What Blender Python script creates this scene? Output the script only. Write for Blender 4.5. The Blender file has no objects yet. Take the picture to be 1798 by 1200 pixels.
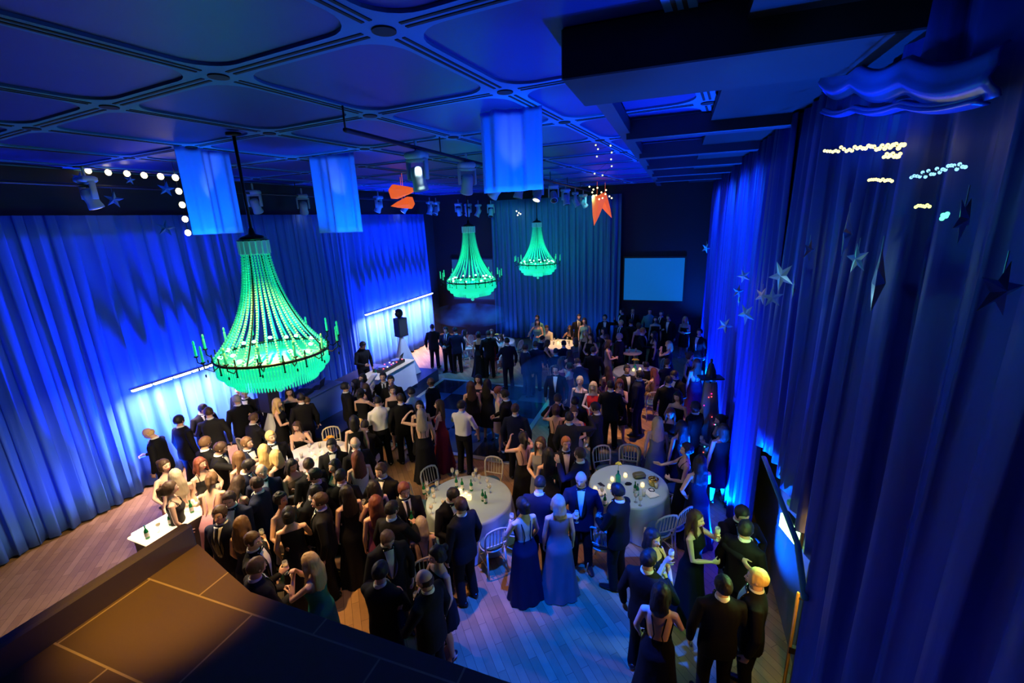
import bpy, math, random
from mathutils import Vector as V, Matrix, Quaternion, noise
C = bpy.context.scene.collection
PI = math.pi
rnd = random.Random(7)
sin, cos = math.sin, math.cos

# ------------------------------------------------------------------ camera solution (lens, rotation)
HC = 5.8
FPX = 788.0
def _cam():
    f = FPX
    y = V((1190-899, -(375-600), -f)).normalized()
    d = V((1009-899, -(3500-600), -f)).normalized()
    z = -d; y = (y - z*y.dot(z)).normalized(); x = y.cross(z)
    return Matrix((x, y, z))          # camera space -> world
CM = _cam()
def ray(px, py): return CM @ V((px-899, -(py-600), -FPX))
def at_z(px, py, z):
    r = ray(px, py); t = (z-HC)/r.z
    return V((r.x*t, r.y*t, z))
def at_x(px, py, x):
    r = ray(px, py); t = x/r.x
    return V((x, r.y*t, HC+r.z*t))
def at_y(px, py, y):
    r = ray(px, py); t = y/r.y
    return V((r.x*t, y, HC+r.z*t))

# ------------------------------------------------------------------ materials
MATS = {}
def mat(name, col, rough=.6, metal=0., emit=None, es=0., alpha=1., spec=.5, sheen=0., trans=0., coat=0.):
    if name in MATS: return MATS[name]
    m = bpy.data.materials.new(name); m.use_nodes = True
    b = m.node_tree.nodes['Principled BSDF']
    b.inputs['Base Color'].default_value = (*col, 1)
    b.inputs['Roughness'].default_value = rough
    b.inputs['Metallic'].default_value = metal
    b.inputs['Alpha'].default_value = alpha
    b.inputs['Specular IOR Level'].default_value = spec
    b.inputs['Sheen Weight'].default_value = sheen
    b.inputs['Transmission Weight'].default_value = trans
    b.inputs['Coat Weight'].default_value = coat
    if emit:
        b.inputs['Emission Color'].default_value = (*emit, 1)
        b.inputs['Emission Strength'].default_value = es
    MATS[name] = m
    return m
def bsdf(m): return m.node_tree.nodes['Principled BSDF']
def add_bump(m, scale=8, strength=.2, stretch=(1, 1, 1), dist=.02, kind='noise'):
    nt = m.node_tree; N = nt.nodes; L = nt.links
    tc = N.new('ShaderNodeTexCoord'); mp = N.new('ShaderNodeMapping'); mp.inputs['Scale'].default_value = stretch
    t = N.new('ShaderNodeTexNoise'); t.inputs['Scale'].default_value = scale; t.inputs['Detail'].default_value = 3
    b = N.new('ShaderNodeBump'); b.inputs['Strength'].default_value = strength; b.inputs['Distance'].default_value = dist
    L.new(tc.outputs['Object'], mp.inputs[0]); L.new(mp.outputs[0], t.inputs['Vector']); L.new(t.outputs['Fac'], b.inputs['Height'])
    L.new(b.outputs[0], bsdf(m).inputs['Normal'])
    return m
def vary(m, c2, scale=6, stretch=(1, 1, 1), lo=.35, hi=.65):
    nt = m.node_tree; N = nt.nodes; L = nt.links
    tc = N.new('ShaderNodeTexCoord'); mp = N.new('ShaderNodeMapping'); mp.inputs['Scale'].default_value = stretch
    t = N.new('ShaderNodeTexNoise'); t.inputs['Scale'].default_value = scale; t.inputs['Detail'].default_value = 4
    r = N.new('ShaderNodeValToRGB'); r.color_ramp.elements[0].position = lo; r.color_ramp.elements[1].position = hi
    r.color_ramp.elements[0].color = bsdf(m).inputs['Base Color'].default_value[:]; r.color_ramp.elements[1].color = (*c2, 1)
    L.new(tc.outputs['Object'], mp.inputs[0]); L.new(mp.outputs[0], t.inputs['Vector']); L.new(t.outputs['Fac'], r.inputs[0])
    L.new(r.outputs[0], bsdf(m).inputs['Base Color'])
    return m

# ------------------------------------------------------------------ geometry accumulator
class G:
    def __init__(s): s.v = []; s.f = []; s.m = []; s.cur = 0
    def loft(s, rings, cap=True, closed=True):
        n = len(rings[0]); b = len(s.v)
        for r in rings: s.v += [V(p) for p in r]
        k = n if closed else n-1
        for i in range(len(rings)-1):
            for j in range(k):
                a = b+i*n+j; c = b+i*n+(j+1) % n
                s.f.append((a, c, c+n, a+n)); s.m.append(s.cur)
        if cap:
            for i, fl in ((0, True), (len(rings)-1, False)):
                ix = [b+i*n+j for j in range(n)]
                s.f.append(tuple(reversed(ix)) if fl else tuple(ix)); s.m.append(s.cur)
    def tube(s, pts, rad, n=8, side=None, rnd_ends=True):
        pts = [V(p) for p in pts]
        rad = [(r, r) if not isinstance(r, (tuple, list)) else r for r in (rad if isinstance(rad, list) else [rad]*len(pts))]
        rings = []
        u = None
        m = len(pts)
        for i, p in enumerate(pts):
            t = (pts[min(i+1, m-1)] - pts[max(i-1, 0)]).normalized()
            if u is None:
                ref = V(side) if side is not None else (V((1, 0, 0)) if abs(t.x) < .8 else V((0, 1, 0)))
                u = (ref - t*ref.dot(t)).normalized()
            else:
                u = (u - t*u.dot(t)).normalized()
            w = t.cross(u)
            a, c = rad[i]
            def ring(q, k): return [q + u*(a*k*cos(2*PI*j/n)) + w*(c*k*sin(2*PI*j/n)) for j in range(n)]
            mr = min(a, c)
            if i == 0 and rnd_ends: rings.append(ring(p - t*mr*.9, .45)); rings.append(ring(p - t*mr*.5, .85))
            rings.append(ring(p, 1))
            if i == m-1 and rnd_ends: rings.append(ring(p + t*mr*.5, .85)); rings.append(ring(p + t*mr*.9, .45))
        s.loft(rings)
    def ell(s, c, r, n=12, k=8, rot=None):
        c = V(c); rings = []
        for i in range(k+1):
            ph = -PI/2 + PI*(i+.02)/(k+.04)
            rr = [V((r[0]*cos(ph)*cos(2*PI*j/n), r[1]*cos(ph)*sin(2*PI*j/n), r[2]*sin(ph))) for j in range(n)]
            if rot: rr = [rot @ p for p in rr]
            rings.append([c+p for p in rr])
        s.loft(rings)
    def box(s, c, sz, rot=None, bev=0):
        c = V(c); h = V(sz)/2
        if bev > 0:
            rings = []
            def sq(x, y, z): 
                return [V((x-bev, -y, z)), V((x, -y+bev, z)), V((x, y-bev, z)), V((x-bev, y, z)), V((-x+bev, y, z)), V((-x, y-bev, z)), V((-x, -y+bev, z)), V((-x+bev, -y, z))]
            for z, e in ((-h.z, bev), (-h.z+bev, 0), (h.z-bev, 0), (h.z, bev)): rings.append(sq(h.x-e, h.y-e, z))
            rings = [[c+(rot @ p if rot else p) for p in r] for r in rings]
            s.loft(rings); return
        r = [[V((sx*h.x, sy*h.y, z)) for sx, sy in ((-1, -1), (1, -1), (1, 1), (-1, 1))] for z in (-h.z, h.z)]
        s.loft([[c+(rot @ p if rot else p) for p in q] for q in r])
    def lathe(s, prof, n=16, c=(0, 0, 0), cap=True):
        c = V(c)
        s.loft([[c+V((r*cos(2*PI*j/n), r*sin(2*PI*j/n), z)) for j in range(n)] for r, z in prof], cap=cap)
    def torus(s, R, r, c=(0, 0, 0), n=32, k=6, sz=1.):
        c = V(c); b = len(s.v)
        for i in range(n):
            a = 2*PI*i/n
            for j in range(k):
                q = 2*PI*j/k; rr = R+r*cos(q)
                s.v.append(c+V((rr*cos(a), rr*sin(a), r*sz*sin(q))))
        for i in range(n):
            for j in range(k):
                s.f.append((b+i*k+j, b+((i+1) % n)*k+j, b+((i+1) % n)*k+(j+1) % k, b+i*k+(j+1) % k)); s.m.append(s.cur)
    def grid(s, nu, nv, fn):
        b = len(s.v)
        for i in range(nu+1):
            for j in range(nv+1): s.v.append(V(fn(i/nu, j/nv)))
        for i in range(nu):
            for j in range(nv):
                a = b+i*(nv+1)+j
                s.f.append((a, a+nv+1, a+nv+2, a+1)); s.m.append(s.cur)
    def poly(s, pts):
        b = len(s.v); s.v += [V(p) for p in pts]; s.f.append(tuple(range(b, b+len(pts)))); s.m.append(s.cur)
    def prism(s, pts, z0, z1):
        s.loft([[V((p[0], p[1], z0)) for p in pts], [V((p[0], p[1], z1)) for p in pts]])
    def xf(s, fn): s.v = [V(fn(p)) for p in s.v]; return s
    def mesh(s, name, smooth=True):
        me = bpy.data.meshes.new(name)
        me.from_pydata([tuple(p) for p in s.v], [], s.f)
        me.polygons.foreach_set('material_index', s.m)
        if smooth: me.polygons.foreach_set('use_smooth', [True]*len(s.f))
        me.update()
        return me
def remesh(me, vox, smooth=2, dec=0):
    o = bpy.data.objects.new('tmp', me); C.objects.link(o)
    r = o.modifiers.new('r', 'REMESH'); r.mode = 'VOXEL'; r.voxel_size = vox; r.use_smooth_shade = True
    if smooth:
        sm = o.modifiers.new('s', 'SMOOTH'); sm.factor = .5; sm.iterations = smooth
    if dec:
        d = o.modifiers.new('d', 'DECIMATE'); d.ratio = dec
    dg = bpy.context.evaluated_depsgraph_get(); dg.update()
    e = bpy.data.meshes.new_from_object(o.evaluated_get(dg))
    e.name = me.name
    bpy.data.objects.remove(o); bpy.data.meshes.remove(me)
    e.polygons.foreach_set('use_smooth', [True]*len(e.polygons))
    return e
def solid(me, t, off=0.):
    o = bpy.data.objects.new('tmp', me); C.objects.link(o)
    r = o.modifiers.new('r', 'SOLIDIFY'); r.thickness = t; r.offset = off
    dg = bpy.context.evaluated_depsgraph_get(); dg.update()
    e = bpy.data.meshes.new_from_object(o.evaluated_get(dg)); e.name = me.name
    bpy.data.objects.remove(o); bpy.data.meshes.remove(me)
    return e

def link(name, me, m=None, parent=None):
    o = bpy.data.objects.new(name, me); C.objects.link(o)
    if parent: o.parent = parent
    if m is not None:
        ms = m if isinstance(m, (list, tuple)) else [m]
        while len(me.materials) < len(ms): me.materials.append(None)
        for i, mm in enumerate(ms):
            if me.materials[i] is None: me.materials[i] = mm
            elif me.materials[i] != mm:
                o.material_slots[i].link = 'OBJECT'; o.material_slots[i].material = mm
    return o
def thing(name, label, cat, loc=(0, 0, 0), rz=0, group=None):
    o = bpy.data.objects.new(name, None); C.objects.link(o)
    o.location = loc; o.rotation_euler = (0, 0, rz); o.empty_display_size = .1
    return tag(o, label, cat, group)
def tag(o, label, cat, group=None):
    o['label'] = label; o['category'] = cat
    if group: o['group'] = group
    return o
def struct(name, g, m, smooth=False):
    o = link(name, g.mesh(name, smooth) if isinstance(g, G) else g, m); o['kind'] = 'structure'; return o
def dup(root, loc, rz=None, label=None, group=None, scale=None):
    r = root.copy(); C.objects.link(r); r.location = loc
    if rz is not None: r.rotation_euler = (0, 0, rz)
    if label: r['label'] = label
    if group: r['group'] = group
    if scale: r.scale = (scale,)*3
    for ch in list(root.children):
        c = ch.copy(); C.objects.link(c); c.parent = r
        for g in ch.children:
            d = g.copy(); C.objects.link(d); d.parent = c
    return r

# ================================================================== people
def sst(x): x = max(0, min(1, x)); return x*x*(3-2*x)
# torso rings (z, half width, half depth, centre y) for a 1.78 m standing figure facing +Y
TORSO_M = [(.86, .165, .115, -.005), (.95, .17, .118, -.008), (1.06, .155, .108, 0), (1.16, .16, .11, .004), (1.27, .178, .12, .008), (1.36, .185, .118, .004), (1.43, .17, .10, -.004), (1.48, .115, .078, -.01), (1.52, .062, .062, -.006)]
TORSO_F = [(.84, .165, .115, -.01), (.93, .178, .122, -.012), (1.02, .15, .104, -.004), (1.10, .128, .092, 0), (1.19, .138, .10, .006), (1.28, .152, .122, .02), (1.36, .155, .104, .006), (1.43, .145, .084, -.004), (1.48, .095, .064, -.01), (1.53, .05, .052, -.006)]
def trow(T, z):
    if z <= T[0][0]: return T[0][1:]
    for a, b in zip(T, T[1:]):
        if z <= b[0]:
            t = (z-a[0])/(b[0]-a[0]); return tuple(a[i]+(b[i]-a[i])*t for i in (1, 2, 3))
    return T[-1][1:]
def tpt(T, z, th, off=0., p=2.4):
    a, b, cy = trow(T, z); a += off; b += off
    c, s_ = cos(th), sin(th)
    k = (abs(c)**p+abs(s_)**p)**(-1/p)
    return V((a*c*k, cy+b*s_*k, z))
def torso(g, T, off=0., z0=None, z1=None, n=24, zs=None):
    zs = zs or [T[0][0]+(T[-1][0]-T[0][0])*i/18 for i in range(19)]
    if z0 is not None: zs = [z for z in zs if z > z0]; zs = [z0]+zs
    if z1 is not None: zs = [z for z in zs if z < z1]+[z1]
    g.loft([[tpt(T, z, 2*PI*j/n, off) for j in range(n)] for z in zs])

class Pose:
    def __init__(s, fem=False, lean=0., yaw=0., pitch=0., R=None, L=None, legs='stand', rc=.5, lc=.5, re=None, le=None, rd=None, ld=None, side=0.):
        s.fem = fem; s.lean = math.radians(lean); s.yaw = math.radians(yaw); s.pitch = math.radians(pitch)
        s.R = V(R) if R else V((.25, .03, .86)); s.L = V(L) if L else V((-.25, .03, .86))
        s.legs = legs; s.rc = rc; s.lc = lc; s.re = re; s.le = le; s.rd = rd; s.ld = ld; s.side = math.radians(side)
    def up(s, p):          # bend of the upper body
        k = sst((p.z-.86)/.3)
        q = p - V((0, 0, .92))
        if s.lean: q = Matrix.Rotation(-s.lean*k, 3, 'X') @ q
        if s.side: q = Matrix.Rotation(s.side*k, 3, 'Y') @ q
        q = q + V((0, 0, .92))
        if s.legs == 'sit' and True: q.z -= .43
        return q
    def hd(s, p):          # head turn about the neck, then the body bend
        k = sst((p.z-1.47)/.1)
        q = p - V((0, -.01, 1.54))
        q = Matrix.Rotation(s.yaw*k, 3, 'Z') @ (Matrix.Rotation(-s.pitch*k, 3, 'X') @ q)
        q += V((0, -.01, 1.54))
        return s.up(q)
def ik(S, W, hint, l1=.30, l2=.265):
    d = W-S; L = d.length
    if L > (l1+l2)*.995: W = S+d*((l1+l2)*.995/L); d = W-S; L = d.length
    a = (l1*l1-l2*l2+L*L)/(2*L); h = math.sqrt(max(0, l1*l1-a*a))
    u = d.normalized(); hv = V(hint); hv = (hv-u*hv.dot(u)).normalized()
    return S+u*a+hv*h, W
def arm_pts(P, sgn):
    f = P.fem
    S = V((sgn*(.155 if f else .180), -.005, 1.412))
    W = P.R if sgn > 0 else P.L
    hint = (P.re if sgn > 0 else P.le) or (sgn*.75, -.55, -.5)
    E, W = ik(S, W, hint, .285 if f else .30, .245 if f else .265)
    d = (P.rd if sgn > 0 else P.ld)
    d = V(d).normalized() if d else (W-E).normalized()
    return S, E, W, d
def hand_frame(P, sgn):
    S, E, W, d = arm_pts(P, sgn)
    nrm = V((-sgn, 0, 0)) if abs(d.z) > .8 else V((-sgn*.6, 0, -.3 if d.y < .5 else -.1))
    nrm = (nrm-d*nrm.dot(d)).normalized()
    sd = nrm.cross(d).normalized()
    if sd.z < 0 and abs(d.z) < .8: sd = -sd
    if abs(d.z) >= .8 and sd.y < 0: sd = -sd
    return W, d, nrm, sd      # palm faces nrm, thumb side = sd
def hand(g, P, sgn):
    W, d, nrm, sd = hand_frame(P, sgn)
    curl = P.rc if sgn > 0 else P.lc
    k = .9 if P.fem else 1.
    g.tube([W-d*.02, W+d*.02, W+d*.055*k, W+d*.088*k], [(.026*k, .019*k), (.032*k, .018*k), (.040*k, .017*k), (.038*k, .014*k)], 10, side=sd)
    for i, (o, ln) in enumerate(((.029, .072), (.0105, .082), (-.009, .077), (-.028, .06))):
        p = W+d*(.086*k)+sd*(o*k); pts = [p-d*.015, p]; a = 0
        for j, fr in enumerate((.42, .33, .25)):
            a += curl*(.55, .75, .6)[j]*(1+.08*i)
            p = p+(d*cos(a)+nrm*sin(a)+sd*(o*.6))*(ln*k*fr); pts.append(p)
        g.tube(pts, [.010*k, .0098*k, .0092*k, .0085*k, .0072*k], 6)
    p = W+d*.018*k+sd*.024*k
    t = (sd*.75+d*.75+nrm*.25).normalized(); q = p+t*.045*k
    t2 = (d*.9+nrm*(.3+.5*curl)+sd*.25).normalized()
    g.tube([p, q, q+t2*.03*k, q+t2*.052*k+nrm*.006], [.014*k, .0125*k, .0105*k, .0085*k], 6)
def grip(P, sgn):
    W, d, nrm, sd = hand_frame(P, sgn)
    return P.up(W+d*.085+nrm*.032)
def leg_pts(P, sgn):
    L = P.legs
    if L == 'sit':
        return [V((sgn*.09, 0, .50)), V((sgn*.12, .43, .50)), V((sgn*.12, .40, .08))], V((0, 1, 0))
    hx = .085
    if L == 'walk':
        return [V((sgn*hx, 0, .90)), V((sgn*.10, .07 if sgn > 0 else .03, .49)), V((sgn*.10, .16 if sgn > 0 else -.22, .08 if sgn > 0 else .12))], V((0, 1, 0))
    if L == 'cross':
        return [V((sgn*hx, 0, .90)), V((sgn*.075, .03, .49)), V((sgn*.07, -.01+sgn*.03, .08))], V((sgn*.2, 1, 0))
    w = .17 if L == 'wide' else .115
    return [V((sgn*hx, 0, .90)), V((sgn*(hx+w)/2, .025, .49)), V((sgn*w, -.02, .08))], V((sgn*.3, 1, 0))
def head_geo(g, fem):
    n = 28; k = 22; rings = []
    zc = 1.665
    for i in range(k+1):
        ph = -PI/2+PI*(i+.05)/(k+.1); z = sin(ph); r = cos(ph)
        ring = []
        for j in range(n):
            th = 2*PI*j/n; x = cos(th)*r; y = sin(th)*r
            X, Y, Z = x*.076, y*.096, z*.118
            if z < 0:                                   # jaw
                X *= 1-.30*(-z)**1.3; 
                if y < 0: Y *= 1-.35*(-z)
                else: Y *= 1+.02*(-z)
                Y += .010*(-z)
            if y > 0 and z > -.1: Y *= 1-.06*(1-abs(x))  # flatter face
            # eye sockets
            for sx in (-1, 1):
                dd = ((x-sx*.42)/.22)**2+((z-.02)/.14)**2
                if y > 0: Y -= .012*math.exp(-dd)
            # brow
            if y > 0: Y += .004*math.exp(-((z-.2)/.1)**2)*(1-x*x)
            # cheek hollow / mouth
            if y > 0: Y += .004*math.exp(-((z+.55)/.1)**2-(x/.35)**2)
            if y > 0: Y += .008*math.exp(-((z+.88)/.12)**2-(x/.4)**2)
            ring.append(V((X, Y-.002, zc+Z)))
        rings.append(ring)
    g.loft(rings)
    g.tube([(0, .084, zc+.012), (0, .098, zc-.012), (0, .106, zc-.030)], [(.008, .008), (.010, .010), (.014, .011)], 8)      # nose
    for sx in (-1, 1):
        g.ell((sx*.077, -.005, zc-.005), (.010, .018, .030), 8, 6)                                                          # ears
    r = .048 if fem else .058
    g.tube([(0, -.012, 1.46), (0, -.012, 1.53), (0, -.004, 1.60)], [(r*1.1, r*1.1), (r, r), (r*.95, r*1.0)], 14)
def body_mesh(P, vox=.0095):
    g = G(); head_geo(g, P.fem); g.xf(P.hd)
    h = G(); torso(h, TORSO_F if P.fem else TORSO_M, -.012)
    for sg in (-1, 1):
        S, E, W, d = arm_pts(P, sg); k = .85 if P.fem else 1.
        h.tube([S-V((sg*.03, 0, 0)), S, S.lerp(E, .45), E, E.lerp(W, .3), E.lerp(W, .75), W], [.05*k, .052*k, .045*k, .038*k, .041*k, .031*k, (.028*k, .022*k)], 12)
        hand(h, P, sg)
    h.xf(P.up)
    for sg in (-1, 1):
        (H, K, A), f = leg_pts(P, sg); k = .93 if P.fem else 1.
        h.tube([H, H.lerp(K, .4), K, K.lerp(A, .3)-f*.012, K.lerp(A, .7), A], [.088*k, .075*k, .055*k, .055*k, .038*k, .036*k], 12)
        h.tube([A+V((0, -.035, -.03)), A+V((0, .03, -.035)), A+f*.10+V((0, 0, -.05)), A+f*.16+V((0, 0, -.057))], [(.030, .03), (.036, .03), (.040, .018), (.032, .012)], 10, side=(1, 0, 0))
    b = len(g.v); g.v += h.v; g.f += [tuple(i+b for i in f) for f in h.f]; g.m += h.m
    return remesh(g.mesh('body'), vox, 2)
def eye_mesh(P, k):
    g = G(); zc = 1.665; sx = (-1, 1)[k]
    g.ell((sx*.031, .0805, zc+.004), (.0125, .006, .0055), 10, 6); g.cur = 1; g.ell((sx*.031, .0852, zc+.004), (.0055, .003, .0050), 8, 6)
    return g.xf(P.hd).mesh('eye')
def brow_mesh(P, k):
    g = G(); zc = 1.665; sx = (-1, 1)[k]
    g.tube([(sx*.017, .091, zc+.020), (sx*.032, .090, zc+.025), (sx*.047, .079, zc+.020)], [(.002, .004)]*3, 6, side=(0, 1, 0)); return g.xf(P.hd).mesh('eyebrow')
def mouth_mesh(P):
    g = G(); zc = 1.665
    g.tube([(-.024, .083, zc-.064), (-.010, .0945, zc-.061), (0, .096, zc-.062), (.010, .0945, zc-.061), (.024, .083, zc-.064)], [.003, .006, .0065, .006, .003], 8); return g.xf(P.hd).mesh('mouth')
def hair_mesh(P, st):
    g = G(); zc = 1.665; n = 36
    def strands(th, a=.03): return 1+a*cos(13*th+1)+a*.6*cos(23*th+2)
    if st in ('short', 'crop', 'curly'):
        t = {'short': 1., 'crop': .975, 'curly': 1.07}[st]
        rings = []
        for i in range(17):
            ph = -.55+(PI/2+.52)*i/16.; r = cos(ph); z = sin(ph); ring = []
            for j in range(n):
                th = 2*PI*j/n
                k = t*(1+.012*noise.noise(V((cos(th)*r*4, sin(th)*r*4, z*4)))*(6 if st == 'curly' else 2.5))*strands(th, .008)
                x, y = cos(th)*r, sin(th)*r
                Y = y*.108*k-.012
                if y > 0:
                    lim = .050+.045*sst((z-.25)/.35)       # hairline: set back from the face below, full on top
                    Y = min(Y, lim)
                X = x*.0865*k
                ring.append(V((X, Y, zc+.016+z*.117*k)))
            rings.append(ring)
        g.loft(rings)
    elif st == 'bald':
        rings = []
        for i in range(8):
            ph = -.55+.75*i/7.; r = cos(ph); z = sin(ph)
            rings.append([V((cos(th)*r*.081, min(sin(th)*r*.101-.006, .02), zc+.005+z*.115)) for th in [2*PI*j/n for j in range(n)]])
        g.loft(rings)
    else:
        rings = []
        end = {'long': 1.22, 'mid': 1.42, 'bun': 1.56, 'pony': 1.57}[st]
        zs = [1.795-(1.795-end)*((i/22.)**1.0) for i in range(23)]
        for i, z in enumerate(zs):
            t = (z-zc)/.135
            if z > zc-.02:
                r = math.sqrt(max(.012, 1-(max(0, t))**2)); a = .092*r; b = .110*r; cy = -.012
                front = .046+.05*sst((z-zc-.02)/.06)
            else:
                q = sst((zc-.02-z)/.16)
                a = .092+.022*q*(1 if st == 'long' else .5); b = .098-.052*q; cy = -.022-.05*q
                front = .046-.05*q
            if st in ('bun', 'pony') and z < zc: a *= 1-.3*(zc-z)/.12
            if z < end+.10 and st in ('long', 'mid'): kk = sst((z-end+.012)/.11); a *= .45+.55*kk; b *= .5+.5*kk
            ring = []
            for j in range(n):
                th = 2*PI*j/n; k = strands(th, .022)*(1+.03*noise.noise(V((cos(th)*3, sin(th)*3, z*9))))
                Y = cy+sin(th)*b*k
                if sin(th) > 0: Y = min(Y, front)
                ring.append(V((cos(th)*a*k, Y, z)))
            rings.append(ring)
        g.loft(rings[::-1])
        if st == 'long' or st == 'mid':          # locks falling in front of the shoulders
            for sx in (-1, 1):
                lo = 1.36 if st == 'long' else 1.5
                g.tube([(sx*.074, .02, zc+.05), (sx*.088, .028, zc-.05), (sx*.086, .035, 1.53), (sx*.09, .075, lo)], [(.016, .03), (.022, .034), (.022, .032), (.008, .014)], 8, side=(1, 0, 0))
        if st == 'bun': g.ell((0, -.125, zc+.045), (.05, .042, .045), 12, 8)
        if st == 'pony': g.tube([(0, -.10, zc+.05), (0, -.15, zc+.02), (0, -.14, zc-.10), (0, -.12, zc-.22)], [.025, .035, .032, .01], 10)
    me = remesh(g.xf(P.hd).mesh('hair'), .0115, 1)
    am = {'curly': .010, 'long': .005, 'mid': .006}.get(st, .0055); sc_ = {'curly': 38}.get(st, 26)
    for v in me.vertices: v.co += v.normal*(am*noise.noise(V((v.co.x*sc_*1.8, v.co.y*sc_*1.8, v.co.z*sc_*(1 if st == 'curly' else .45)))))
    return me
def jacket_mesh(P, long=.80):
    g = G(); T = [(long-.02, .195, .135, -.006), (.88, .195, .137, -.006), (.97, .187, .134, -.004), (1.08, .176, .126, .002), (1.2, .186, .13, .006), (1.3, .2, .136, .006), (1.38, .203, .13, 0), (1.44, .18, .11, -.006), (1.49, .11, .085, -.012), (1.525, .07, .07, -.012)]
    if P.fem: T = [(z, a*.88, b*.93, c) for z, a, b, c in T]
    torso(g, T, 0, n=28)
    for sg in (-1, 1):
        S, E, W, d = arm_pts(P, sg); k = .86 if P.fem else 1.
        u = (W-E).normalized()
        g.tube([S-V((sg*.05, 0, .0)), S+V((sg*.002, 0, .003)), S.lerp(E, .5), E, E.lerp(W, .5), W-u*.015], [.066*k, .070*k, .062*k, .055*k, .050*k, (.043*k, .040*k)], 14)
    g.xf(P.up)
    if P.legs == 'sit':
        g.v = [V((p.x, p.y, max(p.z, .44+.10*0))) for p in g.v]
    return remesh(g.mesh('jacket'), .012, 3)
def front_patch(P, T, z0, z1, w0, w1, off, nz=14, nx=6, x0=None):
    """panel on the front of the torso between half-widths; x0(z) shifts the inner edge (lapels)"""
    g = G()
    def fn(u, v):
        z = z0+(z1-z0)*u; w = w0+(w1-w0)*u
        if x0 is None: x = -w+2*w*v
        else: a, b = x0(u); x = a+(b-a)*v
        A, B, cy = trow(T, z); A += off; B += off
        xx = min(.96, abs(x)/A); y = cy+B*(1-xx**2.4)**(1/2.4)
        return V((x, y, z))
    g.grid(nz, nx, fn); return g
TJ = [(.78, .195, .135, -.006), (.88, .195, .137, -.006), (.97, .187, .134, -.004), (1.08, .176, .126, .002), (1.2, .186, .13, .006), (1.3, .2, .136, .006), (1.38, .203, .13, 0), (1.44, .18, .11, -.006), (1.49, .11, .085, -.006), (1.525, .07, .075, -.006)]
def shirt_front_mesh(P):
    g = front_patch(P, TJ, 1.06, 1.51, .008, .062, .005)
    g.xf(P.up); return solid(g.mesh('shirt_front'), .006, 1)
def lapel_mesh(P):
    g = G()
    for sg in (-1, 1):
        h = front_patch(P, TJ, 1.05, 1.50, 0, 0, .011, x0=lambda u: (sg*(.004+.054*u), sg*(.010+.054*u+.045*math.sin(min(1, u*1.25)*PI)**.7)), nx=3)
        b = len(g.v); g.v += h.v; g.f += [tuple(i+b for i in f) for f in h.f]; g.m += h.m
    g.xf(P.up); return solid(g.mesh('lapels'), .006, 0)
def collar_mesh(P):
    g = G(); n = 20
    g.loft([[V((.066*k*cos(2*PI*j/n), -.010+.066*k*sin(2*PI*j/n)+dy, z+.012*(-sin(2*PI*j/n)))) for j in range(n)] for z, k, dy in ((1.495, 1.16, 0), (1.515, 1.10, 0), (1.548, 1.0, 0), (1.55, .93, 0), (1.51, .92, 0))], cap=False)
    g.xf(P.up); return g.mesh('collar')
def bow_mesh(P):
    g = G()
    for sx in (-1, 1):
        g.tube([(0, .079, 1.503), (sx*.022, .082, 1.503), (sx*.052, .078, 1.503)], [(.007, .006), (.012, .009), (.026, .008)], 8, side=(0, 0, 1))
    g.ell((0, .085, 1.503), (.010, .009, .011), 8, 6)
    return g.xf(P.up).mesh('bow_tie')
def tie_mesh(P):
    h = front_patch(P, TJ, 1.09, 1.50, .036, .018, .014, nx=4)
    h.xf(P.up); return solid(h.mesh('necktie'), .006, 1)
def trousers_mesh(P):
    g = G()
    if P.legs == 'sit':
        g.tube([(0, -.02, .46), (0, -.01, .56), (0, 0, .64)], [(.18, .13), (.175, .125), (.16, .11)], 18)
    else:
        torso(g, TORSO_M, .008, z1=1.07)
    for sg in (-1, 1):
        (H, K, A), f = leg_pts(P, sg)
        g.tube([H+V((0, 0, .03)), H.lerp(K, .4), K, K.lerp(A, .5), A+V((0, 0, -.02))], [.10, .092, .074, .068, .066], 14)
    return remesh(g.mesh('trousers'), .012, 3)
def shoe_mesh(P, sgn, heel=False):
    (H, K, A), f = leg_pts(P, sgn); g = G(); f = f.normalized()
    u = V((0, 0, 1)); b = A-u*(A.z-.0 if A.z < .1 else .075)
    if heel:
        b = V((A.x, A.y, 0))
        g.tube([b+u*.02-f*.04, b+u*.07-f*.04], [.006, .014], 8)
        g.tube([b+u*.075-f*.05, b+u*.07, b+f*.09+u*.022, b+f*.15+u*.016], [(.03, .03), (.03, .02), (.038, .016), (.022, .010)], 10, side=(1, 0, 0))
    else:
        b = V((A.x, A.y, A.z-.08))
        g.tube([b+u*.045-f*.055, b+u*.05, b+f*.08+u*.038, b+f*.16+u*.026, b+f*.20+u*.024], [(.036, .04), (.042, .046), (.047, .034), (.044, .024), (.026, .016)], 12, side=(1, 0, 0))
        g.v = [V((p.x, p.y, max(p.z, b.z+.001))) for p in g.v]
    return g.mesh('shoe')
def shirt_mesh(P):
    g = G(); T = [(z, a+.012, b+.016, c) for z, a, b, c in TORSO_M]
    torso(g, T, 0, z0=.99, n=24)
    for sg in (-1, 1):
        S, E, W, d = arm_pts(P, sg); u = (W-E).normalized()
        g.tube([S-V((sg*.05, 0, .0)), S, S.lerp(E, .5), E, E.lerp(W, .5), W-u*.02, W-u*.005], [.060, .063, .058, .052, .046, .036, .034], 14)
    g.xf(P.up)
    me = remesh(g.mesh('shirt'), .012, 2)
    for v in me.vertices:                        # creases
        v.co += v.normal*(.006*noise.noise(V((v.co.x*14, v.co.y*14, v.co.z*7))))
    return me
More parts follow.
